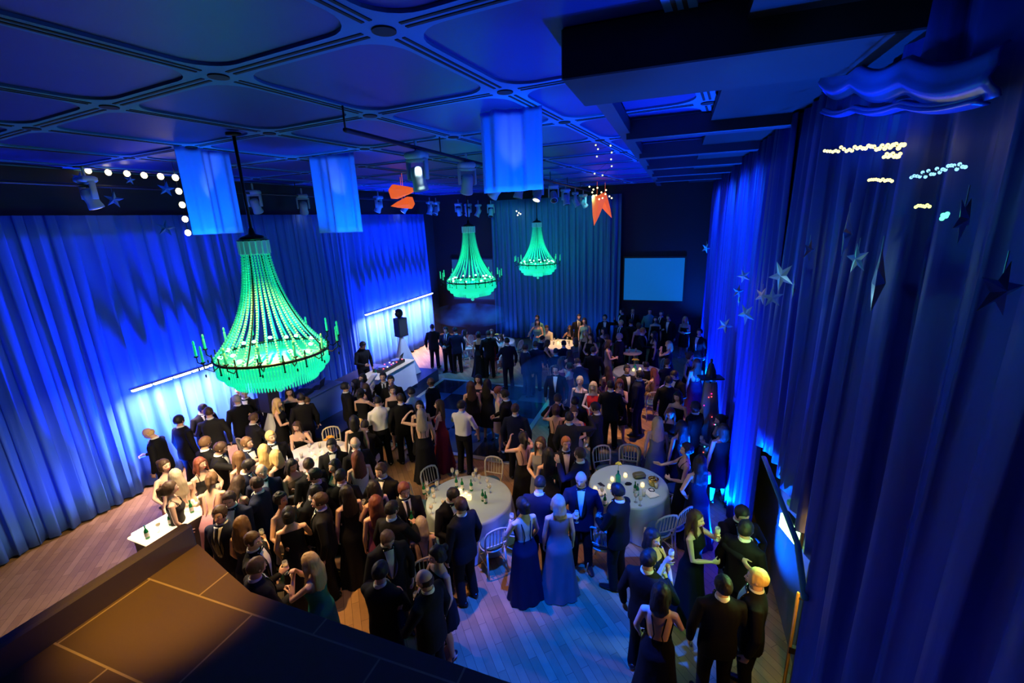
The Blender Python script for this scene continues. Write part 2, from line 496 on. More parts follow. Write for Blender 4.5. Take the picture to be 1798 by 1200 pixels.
DT = {  # dress: (hem z, hem half width, top z front, top z back, sleeves)
    'gown': (.015, .30, 1.345, 1.30), 'backless': (.015, .27, 1.35, 1.10), 'cocktail': (.56, .215, 1.37, 1.36),
    'strapless': (.50, .20, 1.325, 1.315), 'highneck': (.60, .21, 1.44, 1.44), 'longhigh': (.015, .28, 1.44, 1.43), 'knee': (.46, .24, 1.40, 1.42)}
def dress_mesh(P, st):
    hem, hw, tf, tb = DT[st]; n = 40; g = G(); sit = P.legs == 'sit'
    rows = 26; rings = []
    low = 1.0 if sit else hem
    for i in range(rows+1):
        u = i/rows; ring = []
        for j in range(n):
            th = 2*PI*j/n; top = tb+(tf-tb)*sst((sin(th)+.6)/1.1)
            if st in ('highneck', 'longhigh', 'knee'): top -= .035*abs(cos(th))**3
            z = low+(top-low)*u
            if z > .93 or sit: p = tpt(TORSO_F, z, th, .004)
            else:
                q = tpt(TORSO_F, .93, th, .006); t = (.93-z)/(.93-hem)
                w = .178+(hw-.178)*(t**1.4 if hem < .1 else t); k = w/.178*(1+(.07 if hem < .1 else .03)*t*cos(9*th+2*t)+.03*t*cos(17*th))
                p = V((q.x*k, (q.y+.012)*k*(1.15 if hem < .1 else 1.05)-.012, z))
            ring.append(p)
        rings.append(ring)
    g.loft(rings, cap=False)
    g.xf(P.up)
    if sit:
        def rg(c, a, b, up, nn=n): return [V(c)+V((a*cos(2*PI*j/nn)*(1+.02*cos(9*2*PI*j/nn)), 0, 0))+V(up)*(b*sin(2*PI*j/nn)) for j in range(nn)]
        L = [rg((0, -.005, .60), .135, .105, (0, 1, 0)), rg((0, -.01, .53), .18, .125, (0, 1, .1)), rg((0, .06, .50), .19, .125, (0, .6, .8)), rg((0, .2, .505), .19, .10, (0, .1, 1)), rg((0, .38, .51), .20, .09, (0, .1, 1)), rg((0, .47, .47), .20, .08, (0, .7, .7)), rg((0, .46, .36), .20, .10, (0, 1, 0))]
        if hem < .1: L += [rg((0, .44, .15), .23, .14, (0, 1, 0)), rg((0, .43, .02), .25, .17, (0, 1, 0))]
        g.loft(L, cap=False)
    if st in ('gown', 'backless', 'cocktail'):
        for sg in (-1, 1):
            pts = [tpt(TORSO_F, z, a, .006) for z, a in ((tf-.02, PI/2-sg*.75), (1.40, PI/2-sg*.72))]+[V((sg*.085, -.005, 1.478))]
            if st == 'backless': pts += [V((sg*.075, -.07, 1.40)), V((sg*.055, -.098, 1.30)), V((sg*.04, -.10, 1.18)), V((sg*.06, -.098, 1.09))]
            else: pts += [tpt(TORSO_F, 1.40, -PI/2+sg*.75, .006), tpt(TORSO_F, tb-.03, -PI/2+sg*.75, .006)]
            h = G(); h.tube(pts, (.007, .007) if 0 else .0075, 6); h.xf(P.up)
            b = len(g.v); g.v += h.v; g.f += [tuple(i+b for i in f) for f in h.f]; g.m += h.m
    return g.mesh('dress')
MC = {}
def mget(key, fn):
    if key not in MC: MC[key] = fn()
    return MC[key]
POSES = {}
def PO(name, **k): POSES[name] = Pose(**k)
# men
PO('m_stand', R=(.27, .04, .87), L=(-.27, .03, .87), yaw=8)
PO('m_glass', R=(.12, .30, 1.20), L=(-.27, .02, .87), rc=1.0, pitch=8, yaw=-12, rd=(-.4, .6, .45), legs='stand')
PO('m_both', R=(.07, .30, 1.08), L=(-.06, .29, 1.04), rc=1.0, lc=.9, pitch=14, rd=(-.7, .6, .1), ld=(.8, .5, .1))
PO('m_talk', R=(.22, .40, 1.18), L=(-.10, .28, 1.10), rc=.25, lc=.8, yaw=18, pitch=4, rd=(.1, .9, .35), ld=(.7, .6, .2))
PO('m_look', R=(.16, .33, 1.12), L=(-.26, .06, .88), rc=.9, pitch=26, yaw=6, lean=5, rd=(-.4, .8, .1))
PO('m_lean', R=(.22, .46, 1.06), L=(-.20, .48, 1.04), lean=32, pitch=12, rc=.4, lc=.4, rd=(0, .8, -.6), ld=(0, .8, -.6), legs='wide')
PO('m_pocket', R=(.22, .05, .93), L=(-.12, .30, 1.18), lc=1., yaw=-20, rc=.8, ld=(.4, .6, .45))
PO('m_wave', R=(.34, .22, 1.62), L=(-.25, .05, .88), rc=.3, yaw=14, rd=(.1, .2, 1), re=(.7, -.3, -.6))
PO('m_walk', R=(.27, .16, .92), L=(-.26, -.10, .92), legs='walk', lean=4)
PO('m_sit', R=(.20, .42, 1.02), L=(-.18, .40, 1.02), legs='sit', lean=8, pitch=12, rc=.8, lc=.6)
PO('m_reach', R=(.10, .52, 1.40), L=(-.22, .20, 1.02), rc=.35, pitch=16, yaw=8, lean=6, rd=(-.2, 1, -.05))
PO('m_back', R=(.20, -.14, .98), L=(-.18, -.16, .98), rc=.8, lc=.8, pitch=8, rd=(-.9, -.2, 0), ld=(.9, -.2, 0), legs='stand')
# women
W = dict(fem=True)
PO('f_stand', R=(.22, .05, .86), L=(-.22, .04, .86), yaw=8, **W)
PO('f_glass', R=(.08, .28, 1.16), L=(-.20, .12, .92), rc=1.0, yaw=-10, pitch=6, rd=(-.4, .6, .4), **W)
PO('f_clasp', R=(.03, .26, 1.15), L=(-.03, .25, 1.12), rc=.9, lc=.9, pitch=14, rd=(-.6, .6, .3), ld=(.6, .6, .3), **W)
PO('f_mouth', R=(.02, .22, 1.48), L=(-.04, .25, 1.42), rc=1., lc=1., pitch=12, rd=(-.45, .2, .8), ld=(.5, .2, .8), re=(.5, .2, -.8), le=(-.5, .2, -.8), **W)
PO('f_hip', R=(.20, -.02, 1.00), L=(-.16, .30, 1.05), rc=.7, lc=.9, yaw=22, rd=(-.7, .3, -.5), re=(1, -.5, 0), legs='stand', **W)
PO('f_hair', R=(.24, .06, .90), L=(-.27, .10, 1.66), lc=.9, yaw=-10, ld=(.7, -.1, .6), le=(-.9, .2, -.2), **W)
PO('f_talk', R=(.28, .36, 1.14), L=(-.08, .25, 1.08), rc=.2, lc=.8, yaw=12, rd=(.3, .9, .2), ld=(.6, .6, .2), **W)
PO('f_up', R=(.16, .34, 1.52), L=(-.14, .32, 1.48), rc=.6, lc=.8, pitch=-4, rd=(-.2, .4, .9), ld=(.3, .4, .9), re=(.6, .1, -.8), le=(-.6, .1, -.8), **W)
PO('f_drink', R=(.05, .25, 1.50), L=(-.06, .27, 1.14), rc=1., lc=.9, pitch=2, rd=(-.3, .4, .75), re=(.6, .1, -.8), **W)
PO('f_sit', R=(.16, .38, 1.02), L=(-.08, .36, 1.0), legs='sit', lean=6, pitch=10, rc=.6, lc=.6, rd=(-.3, 1, .1), ld=(.5, .8, .1), **W)
PO('f_situp', R=(.12, .26, 1.42), L=(-.12, .40, 1.0), legs='sit', lean=10, yaw=20, rc=.9, lc=.5, rd=(-.2, .2, .9), re=(.6, .3, -.8), **W)
PO('f_lean', R=(.22, .46, 1.08), L=(-.18, .42, 1.04), lean=28, pitch=6, rc=.5, lc=.5, rd=(0, .8, -.6), ld=(0, .8, -.6), **W)
PO('f_side', R=(.24, .10, .88), L=(-.10, .28, 1.10), lc=.8, yaw=35, side=4, ld=(.6, .6, .2), **W)

SKIN = {k: mat('skin_'+k, c, .45, spec=.4) for k, c in dict(fair=(.70, .43, .31), warm=(.66, .38, .26), tan=(.48, .27, .17), dark=(.13, .065, .04)).items()}
HAIR = {k: add_bump(mat('hair_'+k, c, .55, spec=.35), 60, .35, (1, 1, .12), .01) for k, c in dict(black=(.012, .010, .010), brown=(.055, .030, .018), mid=(.14, .075, .035), auburn=(.16, .045, .025), ginger=(.42, .15, .04), blond=(.62, .42, .17), ash=(.42, .34, .24), grey=(.32, .31, .31)).items()}
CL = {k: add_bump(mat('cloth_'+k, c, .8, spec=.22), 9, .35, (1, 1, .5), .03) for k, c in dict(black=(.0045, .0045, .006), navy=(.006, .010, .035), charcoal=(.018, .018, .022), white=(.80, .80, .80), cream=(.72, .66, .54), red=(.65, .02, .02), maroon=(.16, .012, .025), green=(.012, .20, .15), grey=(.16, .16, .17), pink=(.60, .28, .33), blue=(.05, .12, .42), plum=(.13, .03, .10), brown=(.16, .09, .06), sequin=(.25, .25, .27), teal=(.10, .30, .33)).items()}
SATIN = mat('satin_black', (.015, .015, .018), .22)
SHOE = mat('shoe_leather', (.012, .011, .011), .2)
EYEW = mat('eye_white', (.75, .75, .75), .25); EYED = mat('iris_dark', (.02, .015, .01), .1)
BROW = mat('brow_hair', (.03, .02, .012), .7); LIP = mat('lip_soft', (.45, .16, .13), .4); LIPR = mat('lip_red', (.45, .03, .04), .35)
_pose_of = {}
def person(loc, rz, pose, hair, outfit, label, skin='fair', hs=None, hgt=1., mirror=False, far=False, hide_face=False):
    """hair = (style, colour); outfit = ('tux'|'suit'|'shirt'|dress type, colour)"""
    P = POSES[pose]; st, hc = hair; kind, col = outfit
    r = thing('person', label, 'person', loc, rz, 'party guests')
    r.scale = ((-hgt if mirror else hgt)*1.10, hgt*1.10, hgt*1.03)
    link('body', mget(('body', pose, far), lambda: body_mesh(P, .014 if far else .0095)), SKIN[skin], r)
    if not far and not hide_face:
        for k in (0, 1): link('eye', mget(('eye', pose, k), lambda: eye_mesh(P, k)), [EYEW, EYED], r); link('eyebrow', mget(('eyebrow', pose, k), lambda: brow_mesh(P, k)), BROW, r)
        link('mouth', mget(('mouth', pose), lambda: mouth_mesh(P)), LIPR if P.fem else LIP, r)
    if st != 'none': link('hair', mget(('hair', pose, st), lambda: hair_mesh(P, st)), HAIR[hc], r)
    if kind in ('tux', 'suit', 'bjacket'):
        link('jacket', mget(('jacket', pose), lambda: jacket_mesh(P)), CL[col], r)
        link('trousers', mget(('trs', pose), lambda: trousers_mesh(P)), CL['black' if kind == 'tux' else col], r)
        link('shirt_collar', mget(('collar', pose), lambda: collar_mesh(P)), CL['white'], r)
        link('shirt_front', mget(('sf', pose), lambda: shirt_front_mesh(P)), CL['white'], r)
        link('lapels', mget(('lap', pose), lambda: lapel_mesh(P)), SATIN, r)
        if kind == 'tux': link('bow_tie', mget(('bow', pose), lambda: bow_mesh(P)), SATIN, r)
        elif kind == 'suit': link('necktie', mget(('tie', pose), lambda: tie_mesh(P)), SATIN, r)
    elif kind == 'shirt':
        link('shirt', mget(('shirt', pose), lambda: shirt_mesh(P)), CL[col], r)
        link('shirt_collar', mget(('collar', pose), lambda: collar_mesh(P)), CL[col], r)
        link('trousers', mget(('trs', pose), lambda: trousers_mesh(P)), CL['black'], r)
    else:
        link('dress', mget(('dress', pose, kind), lambda: dress_mesh(P, kind)), CL[col], r)
    fem = P.fem
    for sg in (-1, 1): link('shoe', mget(('shoe', P.legs, fem, sg), lambda: shoe_mesh(P, sg, fem)), SHOE, r)
    return r
# ================================================================== the room
ZC = 7.1
XL, XR, YB = -11.7, 1.75, 20.9
def noise_mat(name, c1, c2, rough, scale, stretch=(1, 1, 1)): return vary(mat(name, c1, rough), c2, scale, stretch)
M_BLACKWALL = mat('wall_black', (.006, .006, .010), .7)
M_WALL = mat('wall_dark_blue', (.02, .024, .05), .8)
M_BLACK = mat('black_metal', (.012, .012, .014), .4)
M_STEEL = mat('steel', (.45, .47, .5), .3, 1.)
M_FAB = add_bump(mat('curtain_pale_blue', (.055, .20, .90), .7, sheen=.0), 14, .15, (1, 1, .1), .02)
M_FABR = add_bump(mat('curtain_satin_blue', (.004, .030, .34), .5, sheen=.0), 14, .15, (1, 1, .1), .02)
M_FABT = add_bump(mat('curtain_teal', (.03, .15, .32), .7, sheen=.1), 14, .15, (1, 1, .1), .02)

# floor: oak boards
def floor_mat():
    m = mat('oak_floor', (.42, .24, .11), .38, spec=.4); nt = m.node_tree; N = nt.nodes; L = nt.links
    tc = N.new('ShaderNodeTexCoord'); mp = N.new('ShaderNodeMapping'); mp.inputs['Rotation'].default_value = (0, 0, math.radians(48))
    br = N.new('ShaderNodeTexBrick'); br.inputs['Scale'].default_value = 1.; br.inputs['Brick Width'].default_value = .8; br.inputs['Row Height'].default_value = .115
    br.inputs['Mortar Size'].default_value = .0025; br.inputs['Color1'].default_value = (.50, .30, .14, 1); br.inputs['Color2'].default_value = (.33, .18, .075, 1); br.inputs['Mortar'].default_value = (.08, .04, .02, 1)
    ns = N.new('ShaderNodeTexNoise'); ns.inputs['Scale'].default_value = 5
    mx = N.new('ShaderNodeMixRGB'); mx.blend_type = 'MULTIPLY'; mx.inputs[0].default_value = .35
    L.new(tc.outputs['Object'], mp.inputs[0]); L.new(mp.outputs[0], br.inputs[0]); L.new(mp.outputs[0], ns.inputs[0])
    L.new(br.outputs[0], mx.inputs[1]); L.new(ns.outputs[0], mx.inputs[2]); L.new(mx.outputs[0], bsdf(m).inputs['Base Color'])
    return m
g = G(); g.box(((XL+XR)/2, YB/2-1.2, -.1), (XR-XL+.4, YB+3.2, .2)); struct('floor', g, floor_mat())
g = G(); g.box((XL-.1, YB/2-1.2, ZC/2), (.2, YB+2.8, ZC)); struct('wall_left', g, M_WALL)
g = G(); g.box(((XL+XR)/2, YB+.1, ZC/2), (XR-XL+.4, .2, ZC)); struct('wall_back', g, M_BLACKWALL)
g = G(); g.box((XR+.1, YB/2-1.2, ZC/2), (.2, YB+2.8, ZC)); struct('wall_right', g, add_bump(mat('wall_plaster', (.30, .26, .20), .85), 12, .2))

# ceiling: pale ribs, sunk dark coffers with round corners, twin black grooves along the ribs
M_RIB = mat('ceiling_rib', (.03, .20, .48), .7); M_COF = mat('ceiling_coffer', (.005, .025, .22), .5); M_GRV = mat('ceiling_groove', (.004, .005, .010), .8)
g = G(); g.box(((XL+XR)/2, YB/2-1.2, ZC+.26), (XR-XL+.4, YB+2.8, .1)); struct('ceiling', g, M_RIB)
CELL = 1.86; CA = math.radians(-6.4)
CO = V((-2.79*1.3, 3.95*1.3, 0))            # a crossing of ribs
ex = V((cos(CA), sin(CA), 0))*CELL; ey = V((-sin(CA), cos(CA), 0))*CELL
def rr(cx, cy, hx, hy, r, n=7):
    pts = []
    for sx, sy, a0 in ((1, 1, 0), (-1, 1, 90), (-1, -1, 180), (1, -1, 270)):
        for i in range(n): 
            a = math.radians(a0+90*i/(n-1)); pts.append((cx+sx*(hx-r)+r*cos(a), cy+sy*(hy-r)+r*sin(a)))
    return pts
def cw(u, v, z): p = CO+ex*u+ey*v; return V((p.x, p.y, z))
gr = G(); gc = G(); gg = G()
def inroom(p): return XL+.1 < p.x < XR-.1 and -2.2 < p.y < YB-.1
for i in range(-6, 6):
    for j in range(-5, 11):
        o = cw(i+.5, j+.5, 0)
        if not (XL-.6 < o.x < XR+.6 and -3 < o.y < YB+.6): continue
        inner = rr(i+.5, j+.5, .445, .445, .17); outer = []
        for (x, y) in inner:                   # matching points on the cell's square rim
            dx, dy = x-(i+.5), y-(j+.5); k = .5/max(abs(dx), abs(dy)); outer.append((i+.5+dx*k, j+.5+dy*k))
        def clampw(p, z):
            q = cw(p[0], p[1], z); q.x = max(XL+.02, min(XR-.02, q.x)); q.y = max(-2.5, min(YB-.02, q.y)); return q
        gr.loft([[clampw(p, ZC) for p in outer], [clampw(p, ZC) for p in inner], [clampw(p, ZC+.025) for p in inner]], cap=False)
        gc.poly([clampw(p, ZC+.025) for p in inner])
        for ax in (0, 1):
            for off in (-.018, .018):
                a, b = ((i+.09, j+off), (i+.91, j+off)) if ax == 0 else ((i+off, j+.09), (i+off, j+.91))
                pa, pb = cw(*a, ZC-.006), cw(*b, ZC-.006)
                if inroom(pa) and inroom(pb):
                    d = (pb-pa).normalized(); s = V((-d.y, d.x, 0))*.014
                    gg.loft([[pa-s, pa+s, pa+s+V((0, 0, .01)), pa-s+V((0, 0, .01))], [pb-s, pb+s, pb+s+V((0, 0, .01)), pb-s+V((0, 0, .01))]])
        pn = cw(i, j, ZC)
        if inroom(pn): gg.lathe([(.03, -.012), (.085, -.012), (.085, .01), (.03, .01)], 20, pn)
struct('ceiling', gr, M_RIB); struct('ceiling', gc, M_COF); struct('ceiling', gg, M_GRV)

# curtains: folded panels; along='y' for the side walls, 'x' for the back wall
def curtain(name, label, a0, a1, c, z0, z1, m, along='y', amp=.09, wl=.27, seed=0, hem=None, face=1, group='curtains round the hall', gather=.35):
    a0 -= .09; a1 += .09; c += .03*face*(seed % 2); r = random.Random(seed); L = a1-a0; n = int(L/wl*11); nz = 14; g = G()
    ph = []; t = 0
    for i in range(n+1): ph.append(t); t += 2*PI/11*r.uniform(.75, 1.3)
    am = [amp*(.65+.5*noise.noise(V((i*.05, seed, 0)))) for i in range(n+1)]
    rows = []
    for k in range(nz+1):
        u = k/nz; row = []
        for i in range(n+1):
            a = a0+L*i/n; zb = hem(a) if hem else z0; z = zb+(z1-zb)*u
            w = am[i]*(gather+(1-gather)*(1-u)**.6)
            d = c+face*(w*sin(ph[i])+w*.3*sin(2.3*ph[i]+1.5+1.2*u)+.02*sin(3*a+4*u))
            row.append(V((d, a+.03*sin(ph[i]*1.7+3*u), z)) if along == 'y' else V((a+.03*sin(ph[i]*1.7+3*u), d, z)))
        rows.append(row)
    g.loft(rows, cap=False, closed=False)
    o = link(name, solid(g.mesh(name), .012, 0), m)
    return tag(o, label, 'curtain', group)
curtain('curtain', 'dark blue folded curtain on the left wall, nearest the balcony', 1.2, 5.55, -11.35, .05, 6.2, M_FAB, seed=1)
curtain('curtain', 'pale curtain behind the nearer glowing light bar, lit white below and blue above', 5.6, 8.5, -11.35, .05, 6.2, M_FAB, seed=2, wl=.44, amp=.17)
curtain('curtain', 'unlit dark blue curtain between the two glowing light bars', 8.55, 13.55, -11.35, .05, 6.2, M_FAB, seed=3)
curtain('curtain', 'pale curtain behind the far light bar and the disc jockey', 13.6, 19.3, -11.35, .05, 6.2, M_FAB, seed=4, wl=.42, amp=.16)
curtain('curtain', 'dark teal curtain on the back wall, left half behind the smallest chandelier', -8.3, -5.2, YB-.25, .05, 6.7, M_FABT, 'x', seed=5, face=-1)
curtain('curtain', 'dark teal curtain on the back wall, right half beside the black screen wall', -5.15, -2.4, YB-.25, .05, 6.7, M_FABT, 'x', seed=6, face=-1)
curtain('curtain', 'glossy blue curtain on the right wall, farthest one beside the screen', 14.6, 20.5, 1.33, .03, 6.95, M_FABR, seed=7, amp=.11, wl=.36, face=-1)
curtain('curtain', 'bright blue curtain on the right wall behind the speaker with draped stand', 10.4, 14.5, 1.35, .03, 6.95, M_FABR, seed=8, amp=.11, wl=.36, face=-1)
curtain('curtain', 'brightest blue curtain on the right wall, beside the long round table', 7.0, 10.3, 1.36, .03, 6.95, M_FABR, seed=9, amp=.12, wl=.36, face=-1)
_e = [at_x(a, b, 1.4) for a, b in ((1335, 770), (1362, 805), (1395, 880), (1430, 960), (1446, 1060))]
def hem_near(a):
    pts = sorted([(p.y, p.z) for p in _e])
    if a >= pts[-1][0]: return max(.03, pts[-1][1])
    for (y0, z0), (y1, z1) in zip(pts, pts[1:]):
        if a <= y1: 
            if a < y0: return z0 if a > y0-.05 else .03
            return z0+(z1-z0)*(a-y0)/(y1-y0)
    return .03
print('hem pts', [tuple(round(v, 2) for v in p) for p in _e])
_yg0, _yg1 = _e[-1].y, _e[0].y
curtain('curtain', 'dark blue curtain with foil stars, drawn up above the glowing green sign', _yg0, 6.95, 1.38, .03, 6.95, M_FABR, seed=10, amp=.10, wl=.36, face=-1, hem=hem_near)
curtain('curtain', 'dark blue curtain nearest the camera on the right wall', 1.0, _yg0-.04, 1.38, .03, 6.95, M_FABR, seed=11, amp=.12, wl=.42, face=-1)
# the pole edging the drawn-up curtain
g = G(); g.tube([p+V((-.14, 0, 0)) for p in _e[1:]], (.03, .012), 8); o = link('curtain_tieback', g.mesh('curtain_tieback'), CL['teal'])
tag(o, 'teal band edging the drawn-up curtain above the green sign', 'tieback')

# black soffit box and beams at upper right
a = at_z(985, 55, ZC); b = at_y(985, 147, a.y)
print('soffit', a, b)
g = G(); g.box(((a.x+XR)/2, a.y+.45, (b.z+ZC)/2+.02), (XR-a.x, .9, ZC-b.z), bev=.01)
struct('trim_1', g, M_BLACKWALL)
for i, y in enumerate((7.2, 9.6, 12.0, 14.4, 16.8)):
    g = G(); g.box((.45, y, 6.96), (2.4, .22, .26), bev=.01); struct('trim_%d' % (i+2), g, mat('beam_blue_black', (.02, .03, .06), .5))
g = G(); g.box((-.78, 12.5, 7.0), (.16, 16, .16)); struct('trim_7', g, mat('beam_blue_black', (.02, .03, .06), .5))
g = G(); g.box((1.0, 11, 7.03), (1.3, 19, .1)); struct('trim_8', g, M_BLACKWALL)
# screens on the back wall
def screen(label, x0, x1, z0, z1, em, es):
    t = thing('projection_screen', label, 'screen', ((x0+x1)/2, YB-.06, z0-.06), 0, 'projection screens on the back wall')
    w, h = x1-x0, z1-z0; g = G(); b = .07
    for c, s in (((0, 0, b/2-.02), (w+2*b, .06, b)), ((0, 0, h+b*1.5-.02), (w+2*b, .06, b)), ((-w/2-b/2, 0, h/2+b-.02), (b, .06, h)), ((w/2+b/2, 0, h/2+b-.02), (b, .06, h))): g.box(c, s)
    link('screen_frame', g.mesh('screen_frame', False), M_BLACK, t)
    g = G(); g.box((0, 0, h/2+b-.02), (w, .02, h)); link('screen_surface', g.mesh('screen_surface', False), mat('screen_glow'+label[:4], (.05, .06, .08), .9, emit=em, es=es), t)
screen('lit blue rectangular projection screen on the black back wall, right', -2.12, .40, 2.08, 3.96, (.002, .10, .38), 1.)
screen('grey-blue screen partly hidden behind the middle chandelier', -10.75, -8.5, 1.95, 3.95, (.01, .09, .26), .55)

# ------------------------------------------------------------------ lamps helper
def light(kind, loc, col, e, target=None, size=.1, spot=60, blend=.4, sy=None, name='light'):
    d = bpy.data.lights.new(name, kind); o = bpy.data.objects.new(name, d); C.objects.link(o); o.location = loc
    d.color = col; d.energy = e
    if kind == 'SPOT': d.spot_size = math.radians(spot); d.spot_blend = blend; d.shadow_soft_size = size
    elif kind == 'POINT': d.shadow_soft_size = size
    elif kind == 'AREA':
        d.size = size
        if sy: d.shape = 'RECTANGLE'; d.size_y = sy
    if target is not None: o.rotation_euler = (V(target)-V(loc)).to_track_quat('-Z', 'Y').to_euler()
    return o

# ------------------------------------------------------------------ chandeliers
GRN = (0., .85, .42)
M_CRY = mat('crystal_green_glow', (.25, .9, .7), .12, emit=(0., .62, .30), es=.30, spec=.8)  # crystals glow by themselves in place of light from the inner lamps
M_CRYB = mat('crystal_bright_glow', (.3, .95, .75), .1, emit=(0., .80, .42), es=.75, spec=.8)
M_CRYP = mat('crystal_pale_glow', (.5, .85, .85), .1, emit=(.02, .30, .30), es=.3, spec=.8)
M_BULB = mat('bulb_hot_green', (.8, 1, .9), .3, emit=(.45, 1., .8), es=7.)
M_BRONZE = mat('dark_bronze', (.03, .035, .03), .35, .8)
def chandelier(loc, label, first=None, ztop=ZC):
    t = thing('chandelier', label, 'chandelier', loc, 0, 'green crystal chandeliers down the hall')
    R = .80; KZ = .88; t.scale = (1, 1, KZ); ztop = loc[2]+(ztop-loc[2])/KZ
    g = G(); g.tube([(0, 0, 1.98), (0, 0, ztop-loc[2]-.02)], .022, 8, rnd_ends=False); g.lathe([(.02, 1.93), (.19, 1.95), (.14, 2.0), (.05, 2.03), (.03, 2.12), (.02, 2.13)], 20)
    g.lathe([(.10, ztop-loc[2]-.06), (.10, ztop-loc[2]-.01)], 16)
    link('rod', g.mesh('rod'), M_BRONZE, t)
    if first:
        for ch in first.children:
            if ch.name.split('.')[0] == 'rod': continue
            c = ch.copy(); C.objects.link(c); c.parent = t
        return t
    g = G()                                          # crown of square-cut crystals
    for i in range(16):
        a = 2*PI*i/16; q = Matrix.Rotation(a, 3, 'Z')
        g.box(q @ V((.20, 0, 1.82)), (.02, .062, .22), q, bev=.006)
        g.box(q @ V((.175, 0, 1.80)), (.016, .05, .2), q)
    link('crown', g.mesh('crown', False), M_CRYP, t)
    g = G(); g.torus(.20, .012, (0, 0, 1.93), 24); g.torus(R, .014, (0, 0, 0), 64, sz=1.8)
    for i in range(16):
        a = 2*PI*(i+.5)/16; p = V((R*cos(a), R*sin(a), 0)); g.tube([p+V((0, 0, .13)), p+V((0, 0, -.13))], .010, 6); g.ell(p+V((0, 0, -.15)), (.016,)*3, 8, 6); g.ell(p+V((0, 0, .02)), (.022,)*3, 8, 6)
    for i in range(4):
        a = 2*PI*(i+.25)/4; pts = []
        for k in range(13):
            u = k/12; r = .17+(R-.17)*(u**2.1)*1.0; pts.append((r*cos(a), r*sin(a), 1.85-1.85*u))
        g.tube(pts, .011, 6)
    link('ring_frame', g.mesh('ring_frame'), M_BRONZE, t)
    def curve(u): r = .18+(R-.02-.18)*(.25*u+.75*u**2.6); return r, 1.74-1.70*(u**.93)
    for s in range(30):                               # bead strands sweeping from crown to ring
        g = G()
        for k in range(44):
            u = k/43; r, z = curve(u); a = 0
            s_ = .010+.010*(1-abs(2*u-1)*.5)+.005*u
            g.ell((r, 0, z), (s_, s_*.9, s_*1.15), 6, 4)
        if s == 0: sm = g.mesh('bead_strand', False)
        o = link('bead_strand', sm, M_CRY, t); o.rotation_euler = (0, 0, 2*PI*(s+.5*(s % 2)*0)/30)
    def tier(name, R0, z, h, n, m):
        g = G()
        for i in range(n):
            a = 2*PI*i/n; x, y = R0*cos(a), R0*sin(a)
            g.tube([(x, y, z), (x, y, z-h*.2), (x, y, z-h*.9), (x*.995, y*.995, z-h)], [.010, .014, .012, .004], 5, rnd_ends=False)
        link(name, g.mesh(name, False), m, t)
    tier('crystal_tier', .785, -.02, .26, 120, M_CRYB); tier('crystal_tier', .70, -.20, .20, 104, M_CRYB); tier('crystal_tier', .60, -.30, .22, 90, M_CRYB)
    tier('crystal_tier', .20, -.46, .16, 40, M_CRYB)
    g = G(); g.lathe([(.78, -.03), (.74, -.20), (.60, -.34), (.2, -.44), (.01, -.46)], 48); link('crystal_bowl', g.mesh('crystal_bowl'), M_CRY, t)
    g = G(); g.ell((0, 0, -.70), (.055,)*3, 12, 8); g.tube([(0, 0, -.45), (0, 0, -.64)], .006, 6); link('drop_ball', g.mesh('drop_ball', False), M_CRYP, t)
    gb = None
    for i in range(18):                               # hot lamps inside the ring
        a = 2*PI*i/18; rr_ = .60 if i % 2 else .70
        if gb is None: q = G(); q.ell((0, 0, 0), (.036, .036, .028), 10, 6); gb = q.mesh('lamp')
        o = link('lamp', gb, M_BULB, t); o.location = (rr_*cos(a), rr_*sin(a), .07+.05*(i % 2))
    for i in range(14):                               # candle arms outside the ring
        a = 2*PI*i/14; 
        if i == 0:
            q = G(); q.tube([(.78, 0, .0), (.88, 0, -.06), (.98, 0, .02), (.98, 0, .12)], .009, 6); q.ell((.98, 0, -.10), (.012, .012, .03), 6, 5); q.lathe([(.01, .10), (.035, .12), (.03, .13)], 10, (.98, 0, 0)); am = q.mesh('candle_arm')
            q = G(); q.tube([(.98, 0, .14), (.98, 0, .30)], .017, 8); q.ell((.98, 0, .35), (.016, .016, .045), 8, 6); cm = q.mesh('candle')
        o = link('candle_arm', am, M_BRONZE, t); o.rotation_euler = (0, 0, a)
        o = link('candle', cm, mat('candle_green', (.3, .9, .5), .5, emit=(0., .5, .16), es=.8), t); o.rotation_euler = (0, 0, a)
    return t
U = 1.85
def onring(px, py): return at_z(px, py, HC-U)
CH = [onring(480, 618), onring(828, 493), onring(944, 463)]
print('chandeliers', CH)
ch1 = chandelier(tuple(CH[0]), 'largest green crystal chandelier, nearest, hanging at the left')
chandelier(tuple(CH[1]), 'middle-sized green chandelier hanging in front of the far grey screen', ch1)
chandelier((CH[2].x, min(CH[2].y, 19.3), CH[2].z), 'smallest, farthest green chandelier in front of the teal curtain', ch1)
for c in CH:
    light('POINT', (c.x, min(c.y, 19.3), c.z+.35), GRN, 48, size=.3, name='chandelier_glow')
    light('POINT', (c.x, min(c.y, 19.3), c.z-.9), GRN, 7, size=.3, name='chandelier_glow')

